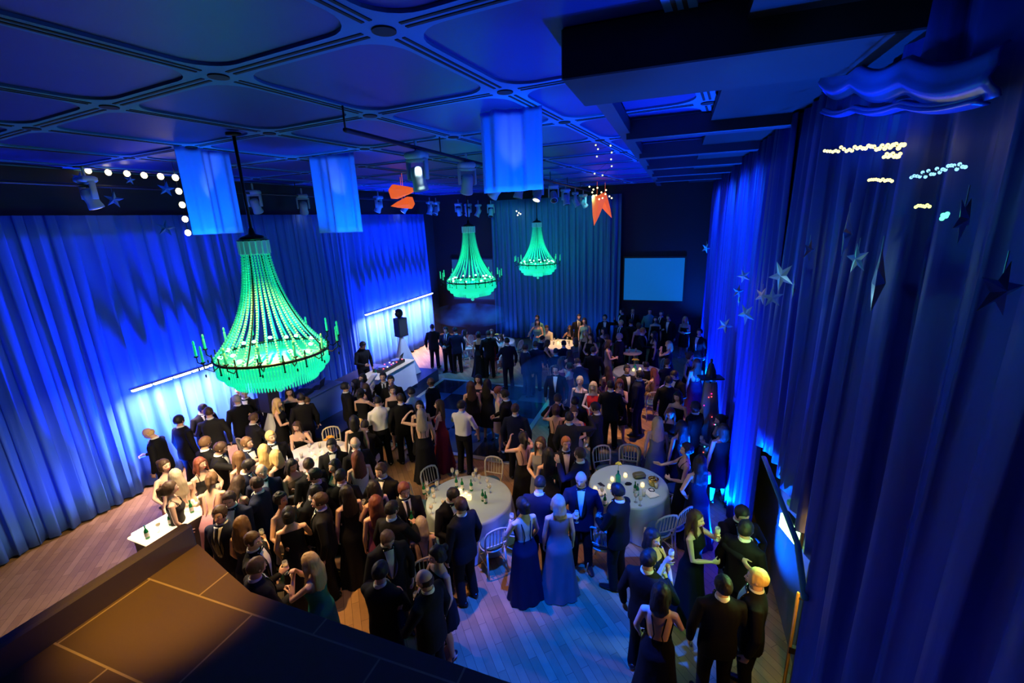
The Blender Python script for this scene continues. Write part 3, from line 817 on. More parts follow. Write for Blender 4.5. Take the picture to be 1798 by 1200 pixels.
# ------------------------------------------------------------------ moving-head lamps on the two rails
M_TEAL = mat('lamp_casing', (.35, .5, .55), .4); M_LENS = mat('lens_warm', (.9, .9, .8), .2, emit=(1, .82, .5), es=2.5)
def head_lamp(loc, label, rz, tilt, lit, first=None, k=1.):
    t = thing('moving_head_lamp', label, 'stage light', loc, rz, 'stage lamps hanging under the ceiling'); t.scale = (k,)*3
    if first:
        for ch in first.children:
            c = ch.copy(); C.objects.link(c); c.parent = t
            if c.name.startswith('lens') and not lit: c.material_slots[0].link = 'OBJECT'; c.material_slots[0].material = M_BLACK
            if c.name.startswith(('lamp_head', 'lens')): c.rotation_euler = (tilt, 0, 0)
        return t
    g = G(); g.box((0, 0, -.05), (.26, .22, .09), bev=.02); g.tube([(0, 0, .0), (0, 0, .12)], .02, 8); link('base', g.mesh('base'), M_TEAL, t)
    g = G()
    for s in (-1, 1): g.box((s*.13, 0, -.22), (.035, .09, .26), bev=.01)
    g.box((0, 0, -.11), (.29, .1, .04), bev=.01); link('yoke', g.mesh('yoke'), M_TEAL, t)
    g = G(); g.lathe([(.04, .12), (.085, .10), (.095, 0), (.09, -.10), (.105, -.16), (.105, -.19), (.08, -.19)], 16)
    g.xf(lambda p: p); o = link('lamp_head', g.mesh('lamp_head'), M_TEAL, t); o.location = (0, 0, -.30); o.rotation_euler = (tilt, 0, 0)
    g = G(); g.lathe([(.001, -.192), (.085, -.194), (.085, -.185)], 16); o = link('lens', g.mesh('lens'), M_LENS, t); o.location = (0, 0, -.30); o.rotation_euler = (tilt, 0, 0)
    return t
LL = [(155, 335, 1), (447, 352, 0), (532, 357, 1), (607, 355, 1), (665, 357, 0), (712, 360, 1), (755, 364, 0), (785, 365, 0)]
fl = None
for i, (px, py, lit) in enumerate(LL):
    p = at_x(px, py, -10.95); nm = ['with warm lens above the nearest left curtain', 'dark, beside the big chandelier rod', 'right of the big chandelier rod', 'with the hottest lens, above the dark curtain', 'dark, above the far left curtain', 'lit, above the far left curtain', 'over the curtain end, first dark one', 'over the curtain end, last dark one'][i]
    o = head_lamp((p.x, min(p.y, 20), p.z+.27), 'stage lamp on the left rail, '+nm, .4*i, .3+.2*(i % 3), lit, fl, 1.25)
    fl = fl or o
RL = [(733, 295, 0), (820, 308, 1), (873, 322, 1), (912, 324, 0), (945, 332, 1), (972, 337, 0), (993, 343, 0), (1010, 348, 0), (1024, 351, 1)]
words = ['largest and nearest one on the middle rail', 'pointing straight down with a lit rim', 'tilted forward with a bright lens', 'narrow and dark above the smallest chandelier', 'with a bright lens above the teal curtain', 'sixth along the middle rail', 'seventh along the middle rail', 'eighth along the middle rail', 'farthest, lit, next to the orange lantern']
for i, (px, py, lit) in enumerate(RL):
    p = at_x(px, py, -3.6)
    if p.y > 20: p = at_y(px, py, 19.8)
    head_lamp((p.x, p.y, p.z+.22), 'stage lamp, '+words[i], .7*i, .25+.25*(i % 3), lit, fl, 1.1)
for i, (px, py) in enumerate(((805, 365), (822, 366), (840, 367), (862, 367))):
    p = at_y(px, py, 20.3); head_lamp((p.x, p.y, p.z+.22), ['leftmost', 'second', 'third', 'rightmost'][i]+' of four small stage lamps above the dark recess at the back', 1.1*i, .5, 0, fl, 1.2)
def rail(label, a, b):
    g = G(); g.tube([a, b], .03, 8, side=(0, 0, 1)); n = int((V(b)-V(a)).length/2.2)
    for i in range(n+1):
        p = V(a).lerp(V(b), i/n); g.tube([p, V((p.x, p.y, ZC+.02))], .012, 6, rnd_ends=False)
    tag(link('lighting_rail', g.mesh('lighting_rail'), M_BLACK), label, 'rail')
rail('long black lighting rail under the middle of the ceiling', (-3.6, 4.6, 6.85), (-3.6, 20.4, 6.85))
rail('black lighting rail above the left curtains', (-10.95, 4.5, 6.75), (-10.95, 20.4, 6.75))

# ------------------------------------------------------------------ light bars on the left curtains
M_BAR = mat('bar_white', (1, 1, 1), .4, emit=(.72, .80, 1.), es=9.)
def bar(label, y0, y1):
    t = thing('light_bar', label, 'light bar', (-11.02, (y0+y1)/2, 2.5), 0, 'glowing light bars on the left wall'); L = y1-y0
    g = G(); g.box((0, 0, .035), (.08, L, .03)); link('housing', g.mesh('housing', False), M_STEEL, t)
    n = int(L/.42); g = G(); g.box((0, 0, 0), (.07, L/n-.05, .075), bev=.01); me = g.mesh('tube', True)
    for i in range(n):
        o = link('tube', me, M_BAR, t); o.location = (0, -L/2+L*(i+.5)/n, 0)
    o = light('AREA', (-10.72, (y0+y1)/2, 2.42), (1., .72, .98), 80*L, size=.12, sy=L, name='bar_light')
    dz = -V((-.42, 0, -1)).normalized(); dy = V((0, 1, 0)); o.rotation_euler = Matrix((dy.cross(dz), dy, dz)).transposed().to_euler()
    o.data.spread = math.radians(120)
bar('nearer glowing white light bar across the left curtain', 5.8, 8.5)
bar('far glowing white light bar behind the disc jockey', 13.9, 19.1)
BLUE = (.0, .08, 1.)
BLUE2 = (.01, .20, 1.)
for y in (5.9, 6.9, 8.0, 14.2, 15.6, 17.2, 18.8): light('SPOT', (-10.55, y, .1), (.0, .06, 1.), 2600, (-11.4, y, 4.2), .08, 78, .8, name='uplight')
for y, e_ in ((2.6, 8), (4.4, 90), (9.2, 60), (10.8, 60), (12.6, 60)): light('SPOT', (-10.2, y, .1), BLUE, e_, (-11.4, y, 3.6), .08, 110, .9, name='uplight')
for y, e in ((6.8, 900), (7.6, 3600), (8.8, 3400), (10.4, 2400), (12.2, 2200), (14.2, 2000), (16.4, 2000), (19.2, 2200)): light('SPOT', (.98, y, .08), BLUE, e, (1.45, y, 3.4), .06, 110, .8, name='uplight')
for y, e in ((9.2, 420), (11, 700), (13.5, 700), (17, 700)): light('SPOT', (-.6, y, 6.7), BLUE2, e, (1.5, y+.5, 5.0), .08, 80, .8, name='downlight')
for y, e in ((2.2, 8), (3.6, 10)): light('SPOT', (.2, y, .5), BLUE, e, (1.5, y, 2.5), .1, 110, .9, name='uplight')
light('SPOT', (.3, 3.4, 6.0), BLUE2, 14, (1.4, 3.6, 6.9), .1, 70, .6, name='uplight')
for x, e in ((-7.6, 60), (-6, 70), (-4.4, 70), (-3, 70)): light('SPOT', (x, 20.0, .1), (.02, .14, .75), e, (x, YB-.3, 3.6), .08, 110, .8, name='uplight')
for x in (-7.5, -5.2, -3.2): light('SPOT', (x, 18.2, 6.6), (.03, .40, .45), 110, (x, YB-.3, 5.2), .1, 90, .8, name='downlight')

for x, y, e in ((-2.0, 5.4, 60), (-3.2, 9, 50), (-6.5, 4.6, 8), (-2.2, 3.4, 16)): light('SPOT', (x, y, 5.3), (.0, .14, 1.), e, (x, y+.6, ZC), .1, 120, .9, name='ceiling_wash')
light('SPOT', (-6.6, 12.0, 6.5), (.45, .55, 1.), 2400, (-8.4, 11.4, .9), .1, 34, .7, name='stage_wash')
light('SPOT', (-7.2, 13.2, 3.5), (.3, .45, 1.), 300, (-9.1, 13.2, 1.0), .1, 60, .7, name='stage_wash')
# ================================================================== stage, dance floor, disc jockey corner
g = G(); g.box((-9.72, 11.2, .24), (3.1, 5.8, .46)); tag(link('stage_platform', g.mesh('stage_platform', False), mat('stage_black', (.02, .03, .09), .45)), 'low black stage platform along the left wall under the disc jockey', 'stage')
t = thing('dance_floor', 'square glossy blue and black dance floor with pale metal edge', 'dance floor', (-5.85, 11.75, 0))
g = G(); g.box((0, 0, .02), (4.3, 4.9, .036))
def df_mat():
    m = mat('dance_panels', (.01, .014, .03), .16); nt = m.node_tree; N = nt.nodes; L = nt.links
    tc = N.new('ShaderNodeTexCoord'); ck = N.new('ShaderNodeTexChecker'); ck.inputs['Scale'].default_value = .82
    ck.inputs['Color1'].default_value = (.012, .016, .03, 1); ck.inputs['Color2'].default_value = (.05, .10, .20, 1)
    L.new(tc.outputs['Object'], ck.inputs[0]); L.new(ck.outputs[0], bsdf(m).inputs['Base Color']); return m
link('dance_panel', g.mesh('dance_panel', False), df_mat(), t)
for (c, s) in (((0, -2.52, .022), (4.6, .14, .042)), ((0, 2.52, .022), (4.6, .14, .042)), ((-2.22, 0, .022), (.14, 4.9, .042)), ((2.22, 0, .022), (.14, 4.9, .042))):
    g = G(); g.box(c, s, bev=.006); link('edge_strip', g.mesh('edge_strip', False), mat('edge_alu', (.55, .58, .55), .3, .6), t)
M_CLOTHW = add_bump(mat('table_linen_white', (.78, .80, .85), .7), 6, .3)
M_CLOTHG = add_bump(mat('table_linen_grey_teal', (.34, .44, .46), .7), 6, .3)
def skirt_table(label, x0, x1, y0, y1, z0, z1, m, top):
    t = thing('serving_table', label, 'table', ((x0+x1)/2, (y0+y1)/2, z0)); w, d, h = x1-x0, y1-y0, z1-z0
    g = G(); pts = []; n = 24
    def edge(k, s):
        out = []
        for (ax, ay, bx, by) in ((-1, -1, 1, -1), (1, -1, 1, 1), (1, 1, -1, 1), (-1, 1, -1, -1)):
            for i in range(n):
                u = i/n; x = (ax+(bx-ax)*u)*w/2; y = (ay+(by-ay)*u)*d/2
                cc = abs(2*u-1); f = 1-.10*k*(1-cc**2)+.05*k; out.append(V((x*f, y*f, s)))
        return out
    g.loft([edge(0, h-.01), edge(.5, h*.6), edge(1, h*.25), edge(1.6, .01)], cap=True)
    link('table_skirt', g.mesh('table_skirt', False), m, t)
    g = G(); g.box((0, 0, h+.012), (w+.06, d+.06, .035), bev=.01); link('table_top', g.mesh('table_top', False), top, t)
    return t
skirt_table('white stretch-clothed disc jockey table with pale wooden top on the stage', -8.85, -8.15, 10.5, 12.5, .47, 1.32, M_CLOTHW, mat('pale_wood', (.62, .48, .30), .5))
skirt_table('blue-lit cloth-covered equipment table left of the disc jockey', -9.9, -9.15, 8.4, 10.1, .47, 1.30, mat('blue_cloth', (.12, .22, .7), .7), mat('blue_top', (.08, .14, .4), .5))
def simple(name, label, cat, g, m, loc=(0, 0, 0), rz=0, group=None, smooth=True):
    o = link(name, g.mesh(name, smooth), m); o.location = loc; o.rotation_euler = (0, 0, rz); return tag(o, label, cat, group)
# decks
t = thing('dj_mixing_console', 'black mixing console with red and white lights on the disc jockey table', 'music console', (-8.5, 11.6, 1.355), 0)
g = G(); g.box((0, 0, .05), (.42, 1.2, .1), bev=.01); link('console_body', g.mesh('console_body', False), M_BLACK, t)
for sy in (-.36, .36): g = G(); g.lathe([(.13, .10), (.13, .125), (.01, .13)], 20, (0, sy, 0)); link('jog_wheel', g.mesh('jog_wheel', False), M_STEEL, t)
for i, (x, y, c) in enumerate(((.12, -.05, 'r'), (.1, .08, 'w'), (-.1, -.1, 'r'), (.15, -.3, 'w'), (.15, .2, 'r'), (-.05, .1, 'w'), (.14, -.5, 'r'), (.15, .52, 'r'))):
    g = G(); g.ell((x, y, .112), (.022, .022, .012), 8, 5); link('indicator_lamp', g.mesh('indicator_lamp'), mat('lamp_'+c, (1, .3, .3), .4, emit=(1, .05, .08) if c == 'r' else (1, .8, .9), es=5), t)
def laptop(loc, rz, label):
    t = thing('laptop', label, 'laptop', loc, rz); g = G(); g.box((0, 0, .01), (.36, .25, .02), bev=.005); link('keyboard_base', g.mesh('keyboard_base', False), M_BLACK, t)
    g = G(); g.box((0, .15, .13), (.36, .015, .24), Matrix.Rotation(-.3, 3, 'X'), bev=.004); link('display', g.mesh('display', False), M_BLACK, t)
laptop((-9.5, 9.5, 1.335), -1.2, 'open black laptop on the blue-clothed table')
laptop((-8.6, 12.2, 1.355), -1.3, 'small black laptop at the far end of the disc jockey table')
g = G(); g.box((0, 0, .05), (.4, .55, .10), bev=.01)
for i in range(6): g.box((.1-.04*i, .2-.08*i, .105), (.02, .02, .02))
simple('cd_player', 'flat black player box in front of the laptop on the blue table', 'audio player', g, M_BLACK, (-9.5, 8.9, 1.335), .2, smooth=False)
def bottle_mesh(h=.24):
    g = G(); g.lathe([(.0, 0), (.030, .0), (.032, .01), (.032, h*.55), (.026, h*.66), (.013, h*.76), (.012, h*.95), (.014, h*.96), (.014, h), (.0, h)], 14, cap=False); return g
M_GRNG = mat('green_glass', (.01, .22, .07), .08, trans=.3, emit=(0, .2, .05), es=.0); M_LAB = mat('bottle_label', (.7, .7, .6), .6)
b0 = None
def bottle(loc, label, group='bottles on the tables', m=None):
    global b0
    if b0 is None:
        t = thing('bottle', label, 'bottle', loc, 0, group); b0 = t
        link('glass_body', bottle_mesh().mesh('glass_body'), M_GRNG, t)
        g = G(); g.lathe([(.033, .04), (.0335, .045), (.0335, .11), (.033, .115)], 14, cap=False); link('bottle_label', g.mesh('bottle_label'), M_LAB, t)
        return t
    return dup(b0, loc, 0, label, group)
bottle((-8.4, 10.75, 1.355), 'green bottle on the near corner of the disc jockey table')
def speaker(loc, rz, zst, label, ball=False):
    t = thing('speaker_stand', label.replace('loudspeaker', 'tripod stand under the loudspeaker'), 'speaker stand', loc, rz)
    g = G(); g.tube([(0, 0, .3), (0, 0, zst)], .02, 8, rnd_ends=False); link('pole', g.mesh('pole'), M_BLACK, t)
    for i in range(3):
        a = i*2.094+.5; g = G(); g.tube([(0, 0, .7), (.45*cos(a), .45*sin(a), .02)], .014, 6); link('leg', g.mesh('leg'), M_BLACK, t)
    g = G(); g.loft([[V((.07*cos(a), .07*sin(a), zst-.05)) for a in [2*PI*j/18 for j in range(18)]], [V((.30*(1-.25*cos(3*(a-.5)+PI))*cos(a), .30*(1-.25*cos(3*(a-.5)+PI))*sin(a), .6)) for a in [2*PI*j/18 for j in range(18)]], [V((.46*(1-.3*cos(3*(a-.5)+PI))*cos(a), .46*(1-.3*cos(3*(a-.5)+PI))*sin(a), .02)) for a in [2*PI*j/18 for j in range(18)]]], cap=False)
    link('white_scrim', g.mesh('white_scrim'), M_CLOTHW, t)
    s = thing('loudspeaker', label, 'loudspeaker', (loc[0], loc[1], loc[2]+zst), rz)
    g = G(); g.loft([[V((-.17, -.14, z)), V((.17, -.14, z)), V((.20, .17, z)), V((-.20, .17, z))] for z in (0, .66)]); link('cabinet', g.mesh('cabinet', False), mat('speaker_black', (.02, .022, .03), .5), s)
    g = G(); g.box((0, .18, .33), (.36, .02, .6), bev=.005); link('grille', g.mesh('grille', False), mat('grille_black', (.03, .03, .035), .7), s)
    if ball:
        b = thing('effect_light', 'round black disco effect lamp on top of the far loudspeaker', 'effect light', (loc[0], loc[1], loc[2]+zst+.66), rz)
        g = G(); g.ell((0, 0, .17), (.15, .15, .16), 14, 10); g.tube([(0, 0, 0), (0, 0, .05)], .05, 8); link('lamp_ball', g.mesh('lamp_ball', False), M_BLACK, b)
        for k, (a, z) in enumerate(((-1.2, .2), (-.8, .13), (-.3, .22), (-1.5, .1), (-.6, .26))):
            g = G(); g.ell((.145*cos(a), .145*sin(a), z), (.028,)*3, 8, 6); link('lens', g.mesh('lens'), mat('lens_blue', (.5, .6, 1), .2, emit=(.35, .5, 1), es=9), b)
speaker((-9.1, 13.3, .47), -1.9, 1.45, 'black loudspeaker on the stage in front of the far lit curtain', True)
speaker((-9.5, 7.85, 0), -1.4, 1.35, 'black loudspeaker beside the big green chandelier, left of the equipment table')
# truss post
t = thing('lighting_truss', 'white triangular metal truss post with flat bar on top in front of the stage', 'truss', (-7.75, 9.6, 0), .4)
for k in range(3): g = G(); a = k*2.094; g.tube([(.13*cos(a), .13*sin(a), .03), (.13*cos(a), .13*sin(a), 1.55)], .02, 8); link('chord', g.mesh('chord'), M_CLOTHW, t)
g = G()
for k in range(3):
    a, b = k*2.094, (k+1)*2.094
    for i in range(5): g.tube([(.13*cos(a), .13*sin(a), .05+.3*i), (.13*cos(b), .13*sin(b), .2+.3*i), (.13*cos(a), .13*sin(a), .35+.3*i)], .009, 6)
link('lattice', g.mesh('lattice'), M_CLOTHW, t)
g = G(); g.box((0, .0, 1.62), (.14, 1.3, .07), bev=.01); link('crossbar', g.mesh('crossbar', False), M_CLOTHW, t)

# ================================================================== round tables
def round_table(x, y, R, label, m):
    t = thing('round_table', 'folding round table under '+label, 'table', (x, y, 0), 0, 'round banquet tables')
    g = G(); g.lathe([(R-.03, .70), (R-.03, .725)], 32); link('tabletop', g.mesh('tabletop', False), mat('ply', (.4, .3, .18), .6), t)
    for i in range(4): g = G(); a = PI/4+i*PI/2; g.tube([(.5*R*cos(a), .5*R*sin(a), .01), (.5*R*cos(a), .5*R*sin(a), .70)], .014, 6, rnd_ends=False); link('leg', g.mesh('leg'), M_STEEL, t)
    n = 96; g = G()
    def rg(k, z, w): return [V(((R*k+w*(cos(11*a)+.4*cos(7*a+1)))*cos(a), (R*k+w*(cos(11*a)+.4*cos(7*a+1)))*sin(a), z)) for a in [2*PI*j/n for j in range(n)]]
    g.loft([rg(.02, .745, 0), rg(.5, .745, 0), rg(.97, .745, 0), rg(1.0, .738, 0), rg(1.015, .70, .004), rg(1.03, .5, .025), rg(1.05, .25, .045), rg(1.07, .015, .055)], cap=False)
    g.poly([V((R*.02*cos(2*PI*j/n), R*.02*sin(2*PI*j/n), .745)) for j in range(n)])
    c = link('tablecloth', g.mesh('tablecloth'), m); c.location = (x, y, 0); tag(c, label, 'tablecloth', 'tablecloths on the round tables')
TS = T1, T2, T3, T4, T5, T6 = (-3.42, 6.65), (-.62, 7.95), (-7.45, 7.1), (-.98, 14.75), (-4.25, 17.5), (-7.1, 17.4)
round_table(*T1, .80, 'grey-teal tablecloth on the front middle table with green bottles', M_CLOTHG)
round_table(*T2, .74, 'grey-teal tablecloth on the right table with the tall green vase', M_CLOTHG)
round_table(*T3, .80, 'white tablecloth on the crowded left table with orange flowers', M_CLOTHW)
round_table(*T4, .80, 'pale tablecloth on the far right table with yellow flowers', M_CLOTHG)
round_table(*T5, .80, 'white tablecloth on the crowded far middle table', M_CLOTHW)
round_table(*T6, .80, 'white tablecloth on the far left table past the dance floor', M_CLOTHW)
g = G(); g.lathe([(.01, 1.08), (.36, 1.08), (.37, 1.10), (.36, 1.12), (.01, 1.12)], 28); t = thing('cocktail_table', 'tall round cocktail table with glasses near the back wall', 'table', (-1.28, 15.75, 0)); link('table_top', g.mesh('table_top', False), mat('pale_wood', (.62, .48, .30), .5), t)
g = G(); g.tube([(0, 0, .03), (0, 0, 1.08)], .035, 10); link('stem', g.mesh('stem'), M_BLACK, t); g = G(); g.lathe([(.26, 0), (.26, .02), (.04, .05)], 20); link('foot', g.mesh('foot'), M_BLACK, t)

# glassware
M_GLASS = mat('clear_glass', (.85, .9, .92), .05, alpha=.32, spec=1.); M_WINE = mat('drink_pale', (.85, .62, .25), .1, alpha=.8)
M_WAX = mat('candle_glow', (1, .8, .5), .5, emit=(1, .66, .28), es=3.2)
_gl = {}
def glass(loc, label, kind='wine', group='glasses on the tables'):
    if kind in _gl: return dup(_gl[kind], loc, 0, label, group)
    t = thing('wine_glass' if kind == 'wine' else 'tumbler', label, 'glass', loc, 0, group); _gl[kind] = t
    g = G()
    if kind == 'wine': g.lathe([(.036, .001), (.034, .004), (.006, .010), (.0045, .085), (.02, .10), (.036, .13), (.038, .155), (.031, .20), (.029, .20), (.035, .155), (.033, .13), (.01, .105)], 16, cap=False)
    else: g.lathe([(.001, .002), (.030, .001), (.036, .13), (.033, .13), (.028, .012), (.001, .012)], 16, cap=False)
    link('glass_bowl', g.mesh('glass_bowl'), M_GLASS, t)
    g = G()
    if kind == 'wine': g.lathe([(.001, .107), (.018, .112), (.032, .13), (.033, .145), (.001, .145)], 12, cap=False)
    else: g.lathe([(.001, .014), (.027, .014), (.031, .09), (.001, .09)], 12, cap=False)
    link('drink', g.mesh('drink'), M_WINE, t)
    return t
def ontable(px, py, z=.747): p = at_z(px, py, z); return (p.x, p.y, z)
_cn = None
def candle(loc, label, k=1.):
    global _cn
    if _cn is None:
        t = thing('candle_jar', label, 'candle', loc, 0, 'lit candle jars'); _cn = t
        g = G(); g.lathe([(.001, .002), (.045, .001), (.05, .10), (.045, .10), (.042, .012), (.001, .012)], 16, cap=False); link('jar', g.mesh('jar'), M_GLASS, t)
        g = G(); g.lathe([(.001, .014), (.038, .014), (.038, .07), (.006, .075), (.005, .10), (.001, .11)], 14, cap=False); link('flame_wax', g.mesh('flame_wax'), M_WAX, t)
    else: t = dup(_cn, loc, 0, label)
    t.scale = (k, k, k); return t
def vase(loc, label, col, fc, nfl=3, h=.30, seed=0):
    r = random.Random(seed); t = thing('flower_vase', label, 'vase', loc)
    g = G(); g.lathe([(.001, 0), (.048, .0), (.052, .02), (.052, h*.6), (.03, h*.72), (.018, h*.8), (.018, h), (.014, h)], 16, cap=False); link('vase_body', g.mesh('vase_body'), col, t)
    for i in range(nfl):
        a = r.uniform(0, 6.3); q = V((.07*cos(a)*(nfl > 1), .07*sin(a)*(nfl > 1), h+.12+.05*r.random()))
        g = G(); g.tube([(0, 0, h*.5), (q.x*.3, q.y*.3, h), q], .004, 5); o = link('stem', g.mesh('stem'), mat('stem_green', (.05, .2, .04), .6), t)
        g = G()
        for k in range(14):
            b = 2.4*k; rr_ = .012+.003*k; g.ell(q+V((rr_*cos(b), rr_*sin(b), .022-.0025*k)), (.02, .02, .012), 8, 5)
        link('flower_head', g.mesh('flower_head'), fc, t)
    return t
M_YEL = mat('petal_yellow', (.85, .60, .06), .6); M_ORG = mat('petal_orange', (.8, .38, .04), .6); M_TURQ = mat('turquoise_glass', (.03, .42, .26), .12)
# front middle table
for i, (px, py) in enumerate(((795, 838), (803, 842), (832, 846), (768, 862), (752, 872), (761, 874), (763, 884), (750, 862), (842, 850), (856, 856), (860, 866), (836, 838), (779, 893), (758, 903))):
    glass(ontable(px, py), 'wine glass on the front middle table, '+['at its back edge, leftmost of the back row', 'touching the back bottles', 'behind the right-hand bottles', 'left of the candles', 'outermost at the left edge', 'in the left cluster, front', 'in the left cluster, lower right', 'by the pale chair at the left', 'at the back right', 'right of the back row', 'rightmost near the rim', 'at the very back rim', 'with a pool of drink, front left', 'nearest the front left rim'][i])
for i, (px, py) in enumerate(((802, 856), (812, 860), (828, 862), (848, 880), (853, 884), (745, 868))):
    bottle(ontable(px, py), 'green bottle on the front middle table, '+['behind the candles at left', 'behind the candles at right', 'standing alone with pale label', 'left of the front pair', 'right of the front pair', 'at the left rim by the chair'][i])
for i, (px, py) in enumerate(((808, 868), (818, 874), (824, 878), (812, 878))): candle(ontable(px, py), 'glowing candle jar in the front middle table centrepiece, '+['farthest', 'right', 'nearest the rim side', 'left'][i], 1.15)
# right table
vase(ontable(1085, 848), 'turquoise bottle vase with one yellow flower on the right table', M_TURQ, M_YEL, 1, .26, 1)
for i, (px, py) in enumerate(((1075, 845), (1098, 838), (1128, 855), (1045, 862), (1070, 858), (1074, 890))): candle(ontable(px, py), 'glowing candle jar on the right table, '+['beside the turquoise vase', 'behind the vase at right', 'under the handbag', 'at the left rim', 'in front of the vase', 'at the front rim'][i], .9)
for i, (px, py) in enumerate(((1140, 845), (1152, 858), (1130, 872), (1116, 882), (1124, 888), (1057, 872))): glass(ontable(px, py), 'glass on the right table, '+['upright behind the gold basket', 'right of the gold basket', 'tall by the front bottles', 'overturned spot near the front', 'nearest the front rim', 'left near the napkin'][i], 'tumbler' if i < 3 else 'wine')
for i, (px, py) in enumerate(((1115, 866), (1119, 870), (1062, 888))): bottle(ontable(px, py), 'green bottle on the right table, '+['left of the pair', 'right of the pair', 'alone at the front left rim'][i])
t = thing('handbag', 'olive clutch handbag lying on the right table', 'handbag', ontable(1122, 838), .5)
g = G(); g.box((0, 0, .05), (.24, .16, .09), bev=.03); link('bag_body', g.mesh('bag_body'), mat('olive_leather', (.12, .10, .04), .35), t)
g = G(); g.box((0, -.08, .06), (.22, .02, .06), bev=.008); link('bag_flap', g.mesh('bag_flap'), mat('olive_leather2', (.18, .15, .06), .3), t)
t = thing('gold_basket', 'shiny gold foil basket on the right table', 'basket', ontable(1147, 852), 0)
g = G(); g.lathe([(.001, .0), (.07, .0), (.09, .08), (.10, .14), (.095, .14), (.08, .08), (.06, .01)], 12, cap=False); g.xf(lambda p: p*(1+.12*noise.noise(p*30))); link('basket_bowl', g.mesh('basket_bowl', False), mat('gold_foil', (.85, .55, .12), .22, 1.), t)
g = G()
for k in range(9): g.ell((.05*cos(k*.7), .05*sin(k*.7), .12+.012*(k % 3)), (.03,)*3, 6, 4)
link('wrapped_sweets', g.mesh('wrapped_sweets', False), mat('gold_foil', (.85, .55, .12), .22, 1.), t)
def napkin(loc, rz, label):
    g = G(); g.grid(10, 10, lambda u, v: (u*.26-.13, v*.2-.1, .012+.012*sin(9*u+4*v)*cos(5*v))); o = link('napkin', solid(g.mesh('napkin'), .006), mat('napkin_cream', (.8, .74, .6), .7)); o.location = loc; o.rotation_euler = (0, 0, rz); tag(o, label, 'napkin')
napkin(ontable(1052, 866), .4, 'crumpled cream napkin at the left rim of the right table'); napkin(ontable(1143, 868), 2.2, 'cream napkin in front of the gold basket')
g = G(); g.box((0, 0, .006), (.075, .15, .01), bev=.004); simple('phone', 'black phone lying by the napkin on the right table', 'phone', g, M_BLACK, ontable(1056, 852), .8)
g = G(); g.torus(.05, .012, (0, 0, .012), 20, 6); simple('bracelet', 'black bangle in front of the gold basket', 'bracelet', g, M_BLACK, ontable(1144, 862))
g = G(); g.tube([(-.05, 0, .025), (-.02, .01, .03), (.03, 0, .03), (.06, .01, .02)], [(.015, .02), (.035, .025), (.025, .03), (.014, .016)], 8); simple('evening_glove', 'dark blue glove lying behind the dark-haired man on the right table', 'glove', g, CL['navy'], ontable(1103, 852), .3)
# other tables
vase((T3[0]+.1, T3[1]+.35, .747), 'flower vase with orange blooms on the crowded left table', M_TURQ, M_ORG, 5, .16, 3)
vase((T4[0]-.1, T4[1]+.2, .747), 'vase of yellow flowers on the far right table', M_TURQ, M_YEL, 4, .2, 4)
vase((T6[0]+.2, T6[1]-.3, .747), 'vase of yellow flowers on the far left table', M_TURQ, M_YEL, 3, .24, 5)
k = 0
for T, nm, n in ((T3, 'crowded left table', 8), (T4, 'far right table', 5), (T5, 'crowded far middle table', 7), (T6, 'far left table', 4)):
    for i in range(n):
        a = 2.4*i+.3; r_ = .32+.05*(i % 4)
        glass((T[0]+r_*cos(a), T[1]+r_*sin(a), .747), 'glass standing on the '+nm, 'wine' if i % 2 else 'tumbler', 'glasses on the '+nm)
    for i in range(3):
        c = candle((T[0]+.13*cos(2.1*i+1), T[1]+.13*sin(2.1*i+1), .747), 'candle jar glowing on the '+nm, 1.3 if T is T5 else 1.); c['group'] = 'candle jars on the '+nm
for i in range(3): glass((-1.28+.15*cos(2.1*i), 15.75+.15*sin(2.1*i), 1.122), 'glass on the tall cocktail table', 'tumbler', 'glasses on the cocktail table')

